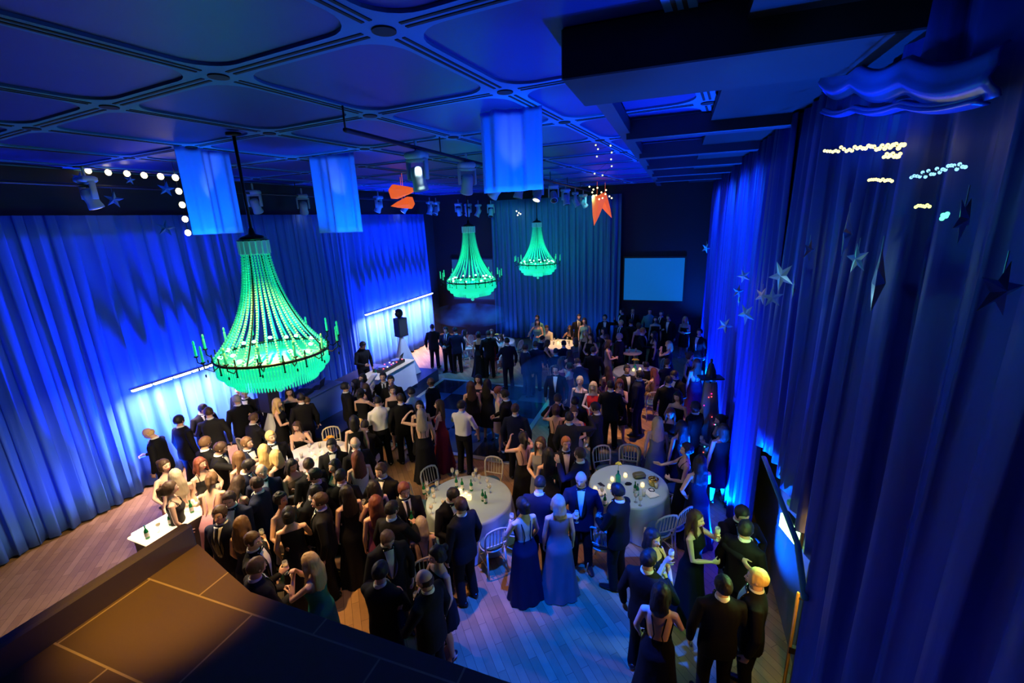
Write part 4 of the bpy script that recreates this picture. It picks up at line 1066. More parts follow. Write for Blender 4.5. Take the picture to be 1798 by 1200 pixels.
# ================================================================== chairs
M_CH = add_bump(mat('chair_limewash', (.62, .56, .42), .45), 30, .1); M_PAD = mat('seat_pad_teal', (.04, .12, .15), .8)
def make_chair(label):
    t = thing('banqueting_chair', label, 'chair', (0, 0, 0), 0, 'spindle-back banqueting chairs')
    g = G(); g.lathe([(.01, .44), (.205, .44), (.215, .455), (.205, .47), (.01, .47)], 24); g.xf(lambda p: V((p.x, p.y*.95, p.z))); link('seat_frame', g.mesh('seat_frame'), M_CH, t)
    g = G(); g.lathe([(.01, .47), (.19, .47), (.205, .49), (.19, .515), (.12, .525), (.01, .527)], 24); g.xf(lambda p: V((p.x, p.y*.95, p.z))); link('seat_cushion', g.mesh('seat_cushion'), M_PAD, t)
    for sx in (-1, 1):
        g = G(); g.tube([(sx*.16, .15, .44), (sx*.17, .17, .22), (sx*.19, .20, .0)], [.018, .016, .013], 8, rnd_ends=False); link('leg', g.mesh('leg'), M_CH, t)
        g = G(); g.tube([(sx*.16, -.16, .45), (sx*.17, -.19, .22), (sx*.185, -.25, .0)], [.018, .016, .013], 8, rnd_ends=False); link('leg', g.mesh('leg'), M_CH, t)
    g = G(); g.tube([(-.18, -.17, .44), (-.20, -.20, .62), (-.205, -.23, .80), (-.17, -.245, .88), (-.09, -.255, .915), (0, -.258, .925), (.09, -.255, .915), (.17, -.245, .88), (.205, -.23, .80), (.20, -.20, .62), (.18, -.17, .44)], [(.014, .02)]*11, 8, side=(0, 1, 0))
    g.tube([(-.195, -.19, .58), (0, -.20, .575), (.195, -.19, .58)], .011, 6); link('back_hoop', g.mesh('back_hoop'), M_CH, t)
    for k in range(5):
        x = -.12+.06*k; g = G(); zt = .90 if abs(x) < .1 else .88
        g.tube([(x, -.20, .585), (x, -.215, .66), (x, -.235, .78), (x, -.25, zt)], [.007, .011, .007, .006], 6); link('spindle', g.mesh('spindle'), M_CH, t)
    g = G(); g.tube([(-.165, .16, .20), (.165, .16, .20)], .009, 6); g.tube([(-.165, .16, .16), (-.17, -.19, .16)], .009, 6); g.tube([(.165, .16, .16), (.17, -.19, .16)], .009, 6); link('stretcher', g.mesh('stretcher'), M_CH, t)
    return t
ch0 = None
def chair(px, py, at_, label, zt=.9):
    """px,py = top of the backrest; the chair faces the point at_ """
    global ch0
    p = at_z(px, py, zt); d = (V((at_[0], at_[1], 0))-V((p.x, p.y, 0))).normalized(); rz = math.atan2(-d.x, d.y); loc = V((p.x, p.y, 0))+d*.24; tc_ = V((at_[0], at_[1], 0)); rr2 = (loc-tc_).length
    if tuple(at_) in TS and rr2 < 1.02: loc = tc_-d*1.02
    if ch0 is None: ch0 = make_chair(label); ch0.location = loc; ch0.rotation_euler = (0, 0, rz); return ch0
    return dup(ch0, loc, rz, label)
chair(770, 833, T1, 'empty cream spindle-back chair behind the front middle table, left'); chair(848, 830, T1, 'empty cream spindle-back chair behind the front middle table, right')
chair(738, 857, T1, 'cream chair at the left rim of the front middle table'); chair(853, 905, T1, 'gold-lit chair on the near side of the front middle table, left of the pair')
chair(885, 885, T1, 'gold-lit chair on the near side of the front middle table, right of the pair'); chair(775, 925, T1, 'chair in front of the front middle table behind the tall man')
chair(1069, 800, T2, 'cream chair behind the right table, left of the pair'); chair(1104, 806, T2, 'cream chair behind the right table, right of the pair')
chair(1108, 782, (-.6, 11), 'blue-lit chair turned away behind the right table'); chair(1160, 870, T2, 'blue-lit chair at the right rim of the right table')
chair(1163, 898, T2, 'blue-lit chair with teal seat in front of the right table'); chair(1178, 828, T2, 'cream chair beside the long-gowned woman at the right table')
chair(1050, 930, T2, 'dark chair in front of the right table beside the man in glasses')
chair(637, 752, T3, 'cream chair back at the crowded left table by the blonde woman'); chair(580, 752, (-7.0, 7.2), 'dark chair behind the crowded left table')
chair(828, 590, T6, 'chair beside the seated woman at the far left table'); chair(806, 612, (-7.2, 18), 'empty stool-like chair near the far left table'); chair(900, 597, T6, 'blue chair at the right of the far left table')
chair(1102, 638, T4, 'cream chair behind the far right table'); chair(1170, 632, T4, 'cream chair at the right of the far right table'); chair(1128, 668, T4, 'chair on the near side of the far right table')
chair(1148, 690, (-1, 14), 'dark chair between the crowd and the right table'); chair(960, 590, T5, 'chair at the left of the crowded far middle table')

# ================================================================== bar counter, glowing top and lamp added for a bright reflected strip, lower left
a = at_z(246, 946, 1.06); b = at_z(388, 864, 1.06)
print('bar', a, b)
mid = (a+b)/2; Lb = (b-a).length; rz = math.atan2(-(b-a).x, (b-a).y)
t = thing('reflection_bar', 'bright reflected strip built as a bar counter with glowing top beside the left crowd', 'bar', (mid.x, mid.y, 0), rz)
g = G(); g.box((0, 0, .5), (.45, Lb, .98), bev=.01); link('counter_front', g.mesh('counter_front', False), mat('counter_dark', (.08, .07, .07), .5), t)
g = G(); g.box((0, 0, 1.015), (.55, Lb+.1, .04), bev=.01); link('counter_glow_top', g.mesh('counter_glow_top', False), mat('counter_glow', (.8, .7, .5), .3, emit=(1., .72, .42), es=1.8), t)  # glow put into the top for the bright strip
g = G(); g.box((-.22, 0, 1.06), (.05, Lb, .05), bev=.01); link('strip_tube', g.mesh('strip_tube', False), mat('tube_warm', (1, 1, 1), .4, emit=(1., .86, .62), es=12), t)  # tube added to brighten the strip
for i in range(7):
    q = a.lerp(b, .08+.13*i); (glass if i % 2 else bottle)((q.x+.08, q.y-.05, 1.036), ['green bottle', 'glass'][i % 2]+' on the glowing bar counter, '+['nearest end', 'second from the near end', 'third along', 'in the middle', 'fifth along', 'sixth along', 'far end'][i])
light('AREA', (mid.x+.3, mid.y+.3, 3.4), (1., .72, .38), 230, (mid.x+.6, mid.y+.6, 1), .8, name='bar_fill')  # added area light that warms the guests nearby

# ================================================================== balcony in front of the camera; left wing and curb imitate a reflected floor
M_BAL = mat('balcony_floor', (.20, .13, .07), .45); nt = M_BAL.node_tree
tc = nt.nodes.new('ShaderNodeTexCoord'); br = nt.nodes.new('ShaderNodeTexBrick'); br.inputs['Scale'].default_value = 1; br.inputs['Brick Width'].default_value = .62; br.inputs['Row Height'].default_value = .34; br.inputs['Mortar Size'].default_value = .004; br.inputs['Color1'].default_value = (.20, .13, .07, 1); br.inputs['Color2'].default_value = (.16, .10, .055, 1); br.inputs['Mortar'].default_value = (.6, .45, .22, 1)
nt.links.new(tc.outputs['Object'], br.inputs[0]); nt.links.new(br.outputs[0], bsdf(M_BAL).inputs['Base Color'])
ZB = 4.28
e1, e2 = at_z(440, 1040, ZB), at_z(868, 1190, ZB); e3 = at_z(338, 920, 4.4)
g = G(); g.prism([(e3.x+.0, -2.2), (XR-.02, -2.2), (XR-.02, e2.y), (e2.x, e2.y), (e1.x, e1.y), (at_z(400, 1005, ZB).x, at_z(400, 1005, ZB).y), (e3.x, e3.y)], ZB-.28, ZB); struct('floor_balcony', g, M_BAL)
g = G(); g.box((e3.x-.03, (e3.y-2.2)/2, ZB-.01), (.06, e3.y+2.2, .26), bev=.01); struct('baseboard_balcony', g, mat('skirting_taupe', (.16, .13, .13), .6))
light('SPOT', (-1.75, .35, 6.6), (1., .52, .07), 260, (-1.95, 1.0, ZB), .06, 22, .9, name='balcony_fill')  # added spot that gives the left wing its reflected warm glow

# ================================================================== hanging things, several in place of reflections in the window glass
M_REFL = add_bump(mat('reflection_blue', (.16, .34, .95), .6), 10, .1, (1, 1, .1))
def drape(pa, pb, zb, label, seed, notch=None):  # blue panel put in for a reflection in the window glass
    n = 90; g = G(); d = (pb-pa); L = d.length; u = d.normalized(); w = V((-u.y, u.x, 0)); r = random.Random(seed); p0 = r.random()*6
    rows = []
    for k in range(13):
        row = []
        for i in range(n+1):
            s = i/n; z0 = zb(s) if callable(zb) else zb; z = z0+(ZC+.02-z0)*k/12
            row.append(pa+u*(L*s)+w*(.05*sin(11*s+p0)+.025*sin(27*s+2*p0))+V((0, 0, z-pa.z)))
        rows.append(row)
    g.loft(rows, cap=False, closed=False); o = link('reflection_drape', solid(g.mesh('reflection_drape'), .01, 0), M_REFL); tag(o, label, 'drape', 'blue glass reflections built as hanging drapes')
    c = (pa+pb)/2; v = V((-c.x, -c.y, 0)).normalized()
    light('SPOT', (c.x+v.x*1.0, c.y+v.y*1.0, 5.2), (.0, .20, 1.), 230, (c.x, c.y, 6.6), .05, 75, .8, name='drape_fill')  # added spots that brighten the reflection panel
    light('SPOT', (c.x+v.x*.7+.1, c.y+v.y*.7, 5.6), (.6, .65, 1.), 40, (c.x+.02, c.y, 6.7), .03, 18, .8, name='drape_fill')
pa, pb = at_z(310, 255, ZC), at_z(398, 268, ZC); drape(pa, pb, 5.75, 'blue glass reflection built as a short drape left of the big chandelier rod', 1)
pa, pb = at_z(545, 275, ZC), at_z(622, 268, ZC); drape(pa, pb, 5.68, 'wide blue glass reflection built as a drape over the middle of the left curtains', 2)
pa, pb = at_z(840, 202, ZC), at_z(953, 186, ZC); drape(pa, pb, 6.15, 'brightest blue glass reflection built as a drape with a white streak, high in the centre', 3)
# glowing orange cones standing in for shapes reflected in the window glass
M_LANT = mat('orange_reflection', (.9, .25, .05), .6, emit=(1., .13, .015), es=.75)
def lantern(px, py, y, s, ang, label):
    p = at_y(px, py, y); g = G(); g.lathe([(.0, -.5), (.10, -.2), (.22, .30), (.20, .36), (.0, .36)], 5, cap=False); q = Matrix.Rotation(ang, 3, 'Y'); g.xf(lambda v: q @ (v*s))
    g.tube([(0, 0, .1), (0, 0, ZC-p.z)], .006, 5, rnd_ends=False)
    tag(simple('reflection_lantern', label, 'lantern', g, M_LANT, p, smooth=False), label, 'lantern', 'orange reflections built as paper lanterns')
lantern(1048, 366, 18.5, 1.35, .15, 'orange reflection built as a pointed paper lantern at the end of the middle rail')
lantern(1062, 360, 19.2, 1.2, -.5, 'orange reflection built as a tilted paper lantern, rightmost, above the teal curtain')
lantern(708, 336, 11.0, .95, -1.62, 'orange reflection built as a sideways cone lantern above the left curtains, upper one'); lantern(707, 358, 11.8, .85, 1.45, 'orange reflection built as a sideways cone lantern above the left curtains, lower one')
# string of bulbs mirrored in the window glass, upper left, built as real bulbs
BP = [(155, 300), (190, 303), (223, 305), (253, 308), (282, 310), (308, 312), (314, 336), (320, 360), (325, 385), (330, 409)]
t = thing('reflected_bulb_string', 'reflected string of warm yellow bulbs in an L shape at upper left', 'string lights', (0, 0, 0))
pts = [at_y(px, py, 6.4) for px, py in BP]
t.location = pts[0]; o0 = V(pts[0])
g = G(); g.tube([p-o0+V((0, 0, .05)) for p in pts], .006, 6); g.tube([V((0, 0, .05)), V((0, 0, ZC-o0.z))], .005, 5, rnd_ends=False); q = pts[5]-o0; g.tube([q+V((0, 0, .05)), V((q.x, q.y, ZC-o0.z))], .005, 5, rnd_ends=False); link('wire', g.mesh('wire'), M_BLACK, t)
g = G(); g.ell((0, 0, 0), (.055, .055, .06), 10, 7); bm = g.mesh('bulb')
for p in pts:
    o = link('bulb', bm, mat('bulb_warm', (1, .9, .6), .4, emit=(1., .85, .38), es=6.5), t); o.location = p-o0
# twinkle clusters on the right
def twinkle(pxs, x, label, col, es, y=None, r=.014):
    ps = [at_x(a, b, x) if y is None else at_y(a, b, y) for a, b in pxs]; t = thing('fairy_lights', label, 'string lights', ps[0], 0, 'fairy lights'); o0 = V(ps[0])
    g = G(); g.tube([p-o0 for p in ps], .003, 5); link('wire', g.mesh('wire'), M_BLACK, t)
    g = G(); g.ell((0, 0, 0), (r,)*3, 6, 5); me = g.mesh('bulb')
    for p in ps: o = link('bulb', me, mat('tw_'+label[:6], col, .4, emit=col, es=es), t); o.location = p-o0
R7 = random.Random(5)
twinkle([(1448+4.8*i, 264-.25*i+R7.uniform(-4, 4)) for i in range(30)], 1.1, 'long line of yellow fairy lights on the near right curtain', (1., .85, .25), 3, r=.012)
twinkle([(1552+2.6*i, 272+R7.uniform(-4, 4)) for i in range(12)], 1.1, 'short dense cluster of yellow fairy lights just under the long line', (1., .85, .25), 3, r=.010)
twinkle([(1526+4*i, 317+R7.uniform(-2, 2)) for i in range(11)], 1.1, 'short row of green-yellow fairy lights below the long line', (.6, 1., .25), 2, r=.009)
twinkle([(1600+5*i, 312-1.2*i+R7.uniform(-5, 5)) for i in range(20)], 1.1, 'loose pale blue fairy lights at upper right', (.3, .7, 1.), 1.6, r=.008)
twinkle([(1608+4*i, 362+R7.uniform(-2, 2)) for i in range(7)], 1.1, 'tiny yellow fairy lights lowest on the near right curtain', (.9, 1., .3), 2, r=.008)
twinkle([(1654, 384), (1656, 378), (1661, 380), (1663, 376)], 1.1, 'small knot of green fairy lights near the big foil star', (.1, 1., .4), 3, r=.010)
twinkle([(1046, 255), (1050, 262), (1072, 256), (1074, 268), (1048, 275), (1073, 280), (1044, 305), (1058, 308), (1074, 292)], 0, 'faint fairy lights hanging under the dark soffit', (.9, 1., .4), 1.5, y=9., r=.016)
twinkle([(1035, 328), (1042, 333), (1049, 330), (1056, 338), (1063, 341), (1070, 345), (1058, 348), (1047, 343), (1040, 338), (1064, 334), (1052, 350), (1074, 348)], 0, 'dense fairy lights above the orange lanterns', (1., .85, .4), 3, y=17.5, r=.03)
twinkle([(907, 371), (911, 374), (909, 378), (914, 376)], 0, 'tiny cluster of white lights above the smallest chandelier', (1., .95, .7), 6, y=20.3, r=.03)
# foil stars
M_FOIL = mat('foil_star', (.45, .75, .85), .25, .35); M_FOILB = mat('foil_star_blue', (.05, .20, .55), .4, .3); M_FOILC = mat('foil_copper', (.9, .5, .3), .25, .3)
def star(p, r, ry, tilt, m, label):
    g = G(); pts = [V((r*(1 if i % 2 == 0 else .38)*cos(PI/2+i*PI/5), 0, r*(1 if i % 2 == 0 else .38)*sin(PI/2+i*PI/5))) for i in range(10)]
    b = len(g.v); g.v += pts+[V((0, -r*.22, 0)), V((0, r*.10, 0))]
    for i in range(10): g.f += [(b+i, b+(i+1) % 10, b+10), (b+(i+1) % 10, b+i, b+11)]; g.m += [0 if i % 3 else 1, 0]
    g.xf(lambda v: Matrix.Rotation(ry, 3, 'Z') @ (Matrix.Rotation(tilt, 3, 'Y') @ v))
    g.tube([V((0, 0, 0)), V((0, 0, r*1.3))], .0025, 5, rnd_ends=False)
    o = link('foil_star', g.mesh('foil_star', False), [m, M_FOILC if m is M_FOIL else m]); o.location = p; tag(o, label, 'star decoration', 'hanging star decorations')
ST = [(1420, 440, .10, .9, .3, 'small silver star, left of the highest one'), (1372, 485, .17, 2.2, .5, 'copper and silver star turned edge-on'), (1485, 412, .16, 1.2, 1.1, 'dark star highest on the curtain'), (1538, 497, .20, 1.22, .2, 'tall narrow silver star by itself'), (1310, 552, .18, 2.2, .6, 'lowest copper star of the left pair'), (1755, 510, .105, .5, .2, 'largest spiky star at the right edge'), (1690, 385, .10, .9, .6, 'dim blue and copper star at upper right'), (1338, 520, .12, 2.3, .9, 'dark star right of the lowest copper one'), (1356, 523, .12, 2.9, .1, 'slim green-lit star left of the pale blue one'), (1393, 507, .11, 1.4, .4, 'pale blue star right of the slim one'), (1296, 512, .13, .6, .2, 'small blue star, upper of the far pair'), (1297, 528, .11, 1.6, .7, 'small blue star, lower of the far pair'), (1273, 572, .18, .3, .5, 'glittering turquoise star near the far speaker'), (1240, 436, .2, .5, .4, 'star hanging by the farthest right curtain'), (1505, 455, .10, 1.9, .2, 'faint dark star under the highest one'), (1306, 485, .12, 2.6, .4, 'single silver shard-like star above the far pair')]
for px, py, r, ry, ti, lb in ST: star(at_x(px, py, 1.08 if py > 430 or px < 1700 else 1.05), r, ry, ti, M_FOIL, lb)
for px, py, r, lb in ((200, 351, .16, 'flat pale blue star near the nearest left lamp'), (295, 300, .0, ''), (141, 313, .13, 'blue star at far upper left'), (291, 401, .16, 'blue star hanging below the bulb string'), (228, 316, .09, 'tiny blue star under the bulb string'), (292, 332, .14, 'blue star inside the corner of the bulb string')):
    if r: star(at_y(px, py, 6.0), r, .9, .2, M_FOILB, lb)
# blue satin swags standing in for blurred reflections at upper right
for i, (A, B, sag, lb) in enumerate((((1450, 118), (1775, 70), .10, 'upper blue glass reflection built as a satin swag over the near right curtain'), ((1450, 190), (1740, 160), .05, 'thin lower blue glass reflection built as a satin swag over the near right curtain'))):
    a, b = at_x(*A, 1.2+.02*i), at_x(*B, 1.2+.02*i); g = G(); n = 40; hgt = (.20, .05)[i]; rows = []
    for k in range(9):
        u = k/8; rows.append([a.lerp(b, j/n)+V((-.035*sin(u*PI)-.012*sin(12*u), 0, -sag*.6*abs(sin(j/n*PI*3))-hgt*u)) for j in range(n+1)])
    g.loft(rows, cap=False, closed=False); o = link('reflection_swag', solid(g.mesh('reflection_swag'), .01), mat('satin_blue', (.01, .08, .6), .3)); tag(o, lb, 'swag')
light('SPOT', (-.2, 3.6, 6.3), (.01, .22, 1.), 60, (1.1, 4.2, 6.75), .04, 60, .7, name='swag_fill')  # added spot that brightens the reflection swags

# ================================================================== right wall: glowing sign, door, draped stand
A = at_x(1386, 930, 1.40); t = thing('exit_sign', 'glowing pale green box sign on the right wall', 'sign', A, .3)
print('sign', A)
g = G(); g.box((.05, 0, 0), (.08, .40, .22), bev=.01); link('sign_box', g.mesh('sign_box', False), M_BLACK, t)
g = G(); g.box((-.0, 0, 0), (.03, .36, .18), bev=.004); link('sign_face', g.mesh('sign_face', False), mat('sign_glow', (.8, 1, .8), .4, emit=(.45, 1., .42), es=4.5), t)
g = G(); g.box((.10, .0, .22), (.10, .44, .09), bev=.02); g.box((.2, 0, 0), (.3, .06, .06)); link('bracket', g.mesh('bracket', False), mat('bracket_green', (.1, .35, .2), .35), t)
light('AREA', (A.x-.05, A.y, A.z), (.35, 1., .30), 22, (A.x-2, A.y-.3, A.z-1.1), .5, sy=.2, name='sign_glow')
light('POINT', (A.x-.12, A.y-.1, A.z-.2), (.45, 1., .2), 7, size=.08, name='sign_glow')
d0, d1 = A.y-1.5, A.y-.35
t = thing('door_1', 'dark door with brass pull bar under the glowing sign', 'door', (XR-.1, (d0+d1)/2, 0)); t['kind'] = 'structure'
g = G(); g.box((.02, 0, 1.0), (.08, d1-d0, 2.0), bev=.01); link('door_leaf', g.mesh('door_leaf', False), mat('door_brown', (.14, .07, .03), .45), t)
g = G()
for c, s in (((-.02, (d1-d0)/2+.05, 1.02), (.14, .10, 2.06)), ((-.02, -(d1-d0)/2-.05, 1.02), (.14, .10, 2.06)), ((-.02, 0, 2.07), (.14, d1-d0+.2, .1))): g.box(c, s)
link('door_frame', g.mesh('door_frame', False), M_BLACK, t)
g = G(); g.tube([(-.22, .42, .35), (-.22, .42, 1.85)], .018, 8); link('pull_bar', g.mesh('pull_bar'), mat('brass', (.95, .62, .15), .3, .7), t)
g = G(); g.box((-.14, .42, 1.1), (.18, .05, .08)); g.box((-.14, .42, 1.8), (.16, .03, .03)); g.box((-.14, .42, .4), (.16, .03, .03)); link('door_bracket', g.mesh('door_bracket', False), M_BLACK, t)
light('POINT', (1.50, d0+.6, 2.15), (1., .50, .08), 34, size=.04, name='door_lamp'); light('POINT', (1.55, A.y+.35, A.z+.5), (.2, 1., .3), 4, size=.05, name='sign_glow')
sp = at_z(1262, 830, 0)
print('sp', sp)
t = thing('draped_stand', 'tall tripod stand wrapped in shiny grey-blue fabric by the right curtain', 'stand', (.88, 10.2, 0))
g = G(); n = 36
def fr(k, z): return [V((k*(1+.14*cos(3*a)+.05*cos(13*a))*cos(a), k*(1+.14*cos(3*a)+.05*cos(13*a))*sin(a), z)) for a in [2*PI*j/n for j in range(n)]]
g.loft([fr(.30, .01), fr(.25, .9), fr(.17, 1.7), fr(.12, 2.2)], cap=False); link('fabric_wrap', g.mesh('fabric_wrap'), vary(mat('grey_blue_satin', (.20, .24, .34), .25), (.30, .22, .10), 2.2, (1, 1, .7)), t)
g = G(); g.tube([(0, 0, 0), (0, 0, 2.25)], .02, 8); link('pole', g.mesh('pole'), M_BLACK, t)
r3 = random.Random(3)
for i in range(16):
    a = r3.uniform(PI*.7, PI*1.9); z = r3.uniform(.5, 2.1); k = .30-.08*z+.012; g = G(); g.ell((k*1.1*cos(a), k*1.1*sin(a), z), (.013,)*3, 6, 4)
    cc = ((1, .02, .3), (.1, .8, 1.), (1., .1, .1))[i % 3]; link('sequin_light', g.mesh('sequin_light', False), mat('seq%d' % (i % 3), cc, .4, emit=cc, es=2.5), t)
t = thing('spotlight', 'black spotlight standing on top of the draped stand', 'spotlight', (.88, 10.2, 2.27), .3)
g = G(); g.box((0, 0, .02), (.5, .3, .04), bev=.01); link('tray', g.mesh('tray', False), M_BLACK, t); g = G(); g.tube([(0, .0, .05), (0, .0, .18), (0, .03, .30)], [.12, .10, .06], 10); g.tube([(0, .03, .3), (0, .03, .42)], .03, 8); link('lamp_body', g.mesh('lamp_body'), M_BLACK, t)
# warm and neutral ceiling spots over tables and crowd
WARM = (1., .53, .13); NEU = (.85, .95, .82)
def down(px, py, col, e, ang=38, z=0, bl=.6, dx=.0, dy=-.6): 
    p = at_z(px, py, z); light('SPOT', (p.x+dx, p.y+dy, 6.6), col, e, (p.x, p.y, z), .05, ang, bl, name='ceiling_spot')
down(812, 875, NEU, 520, 20, .75); down(1095, 850, NEU, 520, 20, .75); down(590, 1010, WARM, 1500, 42); down(700, 1040, WARM, 272, 36); down(1120, 745, WARM, 1440, 32)
down(868, 960, WARM, 768, 36); down(880, 800, WARM, 320, 34); down(550, 790, WARM, 528, 34, .75); down(985, 600, WARM, 1900, 28, .75); down(1042, 686, WARM, 900, 18, 1.4); down(950, 800, WARM, 300, 20, 1.4); down(480, 850, WARM, 420, 30, 1.4); down(860, 640, (1., .62, .4), 350, 34); down(1050, 700, WARM, 416, 34)  # includes a narrow spot added to brighten the woman in red
down(1115, 655, WARM, 384, 26, .75); down(640, 860, WARM, 320, 36); down(1000, 790, WARM, 384, 30, 1.2); down(440, 800, WARM, 384, 40, 1.2); down(700, 760, (1., .62, .45), 180, 32)
down(1230, 1000, (1., .40, .45), 120, 36)
down(1000, 1090, (.0, .07, 1.), 7000, 36, dx=-.2, bl=.3); down(980, 700, (.0, .22, 1.), 420, 34); down(960, 900, (.0, .15, 1.), 150, 26, 1.2); down(820, 720, (.02, .2, 1.), 420, 44); down(680, 980, (.0, .12, 1.), 120, 40, 1.2)  # blue spots added, the strongest in place of reflected blue on the floor
down(1440, 1150, (.0, .10, 1.), 200, 50); light('SPOT', (-.3, 2.2, 5.3), (.0, .10, 1.), 16, (1.4, 2.4, 2.4), .1, 60, .9, name='curtain_wash')
down(360, 860, (.1, .25, 1.), 220, 50, 1.2); down(1180, 900, (.0, .12, 1.), 110, 44, .8)
down(640, 730, (.1, .8, .7), 50, 50, 1.2); down(1120, 590, (.1, .6, .7), 110, 50, 1.2)

# thin blue scattering volumes standing in for reflections in the window glass
def haze(label, c, r, dens, seed):
    g = G(); g.ell((0, 0, 0), r, 20, 12); o = link('reflection_haze', g.mesh('reflection_haze'), None); o.location = c; tag(o, label, 'haze', 'reflections built as haze'); o['kind'] = 'stuff'
    m = bpy.data.materials.new('haze'); m.use_nodes = True; nt = m.node_tree; nt.nodes.remove(bsdf(m)); out = nt.nodes['Material Output']
    v = nt.nodes.new('ShaderNodeVolumeScatter'); v.inputs['Color'].default_value = (.03, .25, 1, 1); v.inputs['Anisotropy'].default_value = .1
    tc = nt.nodes.new('ShaderNodeTexCoord'); n = nt.nodes.new('ShaderNodeTexNoise'); n.noise_dimensions = '4D'; n.inputs['W'].default_value = seed; n.inputs['Scale'].default_value = 1.4; n.inputs['Detail'].default_value = 3
    ra = nt.nodes.new('ShaderNodeMapRange'); ra.inputs[1].default_value = .46; ra.inputs[2].default_value = .72; ra.inputs[3].default_value = 0; ra.inputs[4].default_value = dens
    nt.links.new(tc.outputs['Object'], n.inputs['Vector']); nt.links.new(n.outputs['Fac'], ra.inputs[0]); nt.links.new(ra.outputs[0], v.inputs['Density']); nt.links.new(v.outputs[0], out.inputs['Volume'])
    o.data.materials.append(m); o.visible_shadow = True
p = at_y(965, 700, 11.2); haze('thin blue reflection built as haze over the far right corner of the dance floor', (p.x, p.y, max(1.3, p.z)), (1.1, 1.6, .9), .8, 1.0)
p = at_y(825, 553, 15.5); haze('pale blue reflection built as a haze cloud under the middle chandelier', (p.x, p.y, p.z), (1.7, 1.2, .42), 1.6, 2.3)
for q in ((965, 690, 11.0, 1100), (830, 556, 15.5, 2200)):
    p = at_y(*q[:3]); light('SPOT', (p.x+.2, p.y-.8, 6.4), (.03, .28, 1.), q[3], p, .08, 40, .7, name='haze_fill')  # added spots that light the haze volumes

light('POINT', (.35, 2.6, 5.7), (.2, .7, 1.), 2.5, size=.05, name='star_fill'); light('POINT', (.3, 5.2, 5.2), (.5, .8, 1.), 4, size=.05, name='star_fill'); light('POINT', (.2, 8.5, 4.4), (.5, .8, 1.), 5, size=.05, name='star_fill')  # added points that put glints on the foil stars
# ================================================================== the crowd
PLACED = []; HELD = []
CH_POS = [(o.location.x, o.location.y, .34) for o in list(C.objects) if o.name.startswith('banqueting_chair')]
def P_(px, py, face, pose, hair, outfit, label, skin='fair', base=0., k=1., mir=0, lit=None):
    """px,py = head centre in the photograph; face: 0 back to the camera, 90 towards the left, 180 to the camera, -90 to the right"""
    P = POSES[pose]; hgt = k*(.97 if P.fem else 1.01); h = P.hd(V((0, 0, 1.665)))*hgt
    if mir: h.x = -h.x
    z = base+h.z; p = at_z(px, py, z); head = math.atan2(-p.x, p.y); rz = head+math.radians(face)
    off = Matrix.Rotation(rz, 3, 'Z') @ V((h.x, h.y, 0)); x, y = p.x-off.x, p.y-off.y
    x = max(-10.85, min(1.12, x)); y = min(20.3, y)
    sit = P.legs == 'sit'; w = V((p.x, p.y)).normalized()
    for _ in range(12):                               # nobody stands inside somebody else, a table, a chair or the stage
        obst = [(qx, qy, .42) for qx, qy, r in PLACED]+[(a, b, 1.06 if sit else 1.0) for a, b in TS]+([] if sit else CH_POS)
        for qx, qy, m in obst:
            dx, dy = x-qx, y-qy; d = math.hypot(dx, dy)
            if 1e-4 < d < m:
                s = 1 if dx*w.x+dy*w.y >= 0 else -1; t = (m-d)*.6; k2 = .6 if m < .6 else .1; x += w.x*s*t*k2+dx/d*t*(1.1-k2); y += w.y*s*t*k2+dy/d*t*(1.1-k2)
        if x < -7.95 and 8.05 < y < 14.3 and not base:
            if y < 9: y = 8.05
            else: x = -7.95
        x = max(-10.75, min(1.08, x)); y = min(20.2, y)
    if sit: ch_ = dup(ch0, (x-sin(-rz)*0-(-sin(rz))*.04, y-cos(rz)*.04, 0), rz, 'chair under the '+' '.join(label.replace('seated ', '').split()[:12])); ch_.location.z = -.012
    PLACED.append((x, y, .2)); hs, hc = hair.split(); oc, cc = outfit.split()
    pr = person((x, y, base), rz, pose, (hs, hc), (oc, cc), label, skin, hgt=hgt, mirror=bool(mir), far=(math.hypot(x, y) > 13), hide_face=(abs(face) < 40))
    if sit: pr['_seat'] = ch_.name
    if pose in ('m_glass', 'f_glass', 'f_drink'): HELD.append((pr, P, label))
    return pr
# left edge cluster
P_(263, 765, 60, 'm_look', 'bald blond', 'suit black', 'bald man in dark suit at the far left edge by the lit curtain')
P_(316, 742, -60, 'm_stand', 'short black', 'suit black', 'man with thick black hair in dark suit beside the bald man', 'warm')
P_(367, 728, -10, 'm_glass', 'short brown', 'suit charcoal', 'broad man in charcoal suit seen from behind before the white-lit curtain', mir=1)
P_(357, 722, 200, 'm_look', 'short black', 'suit black', 'man half hidden behind the broad charcoal-suited man at the left curtain', 'warm')
P_(420, 703, 20, 'm_stand', 'crop grey', 'tux black', "grey-haired man seen from behind under the big chandelier's left side")
P_(443, 694, 170, 'm_glass', 'crop grey', 'tux black', 'older man in dinner jacket facing out under the big chandelier', mir=1)
P_(426, 690, 140, 'm_stand', 'short black', 'tux black', 'dark-haired man at the curtain behind the older man')
P_(455, 712, 120, 'm_lean', 'short brown', 'tux black', 'red-faced man bending down with open white shirt under the chandelier', 'warm')
P_(445, 737, -60, 'm_sit', 'short mid', 'suit charcoal', 'brown-haired man low in front of the bending red-faced man', mir=1)
P_(362, 782, -60, 'm_both', 'short mid', 'tux black', 'brown-haired man, left one of two close heads in the left crowd', 'warm')
P_(385, 790, -110, 'm_reach', 'short brown', 'tux black', 'brown-haired man reaching forward, right one of two close heads')
P_(362, 806, -150, 'f_glass', 'mid auburn', 'cocktail black', 'small auburn-haired woman in front of the two close-headed men', mir=1)
P_(322, 828, 15, 'f_glass', 'long ash', 'backless cream', 'long fair-haired woman seen from behind, lit cream by the bar')
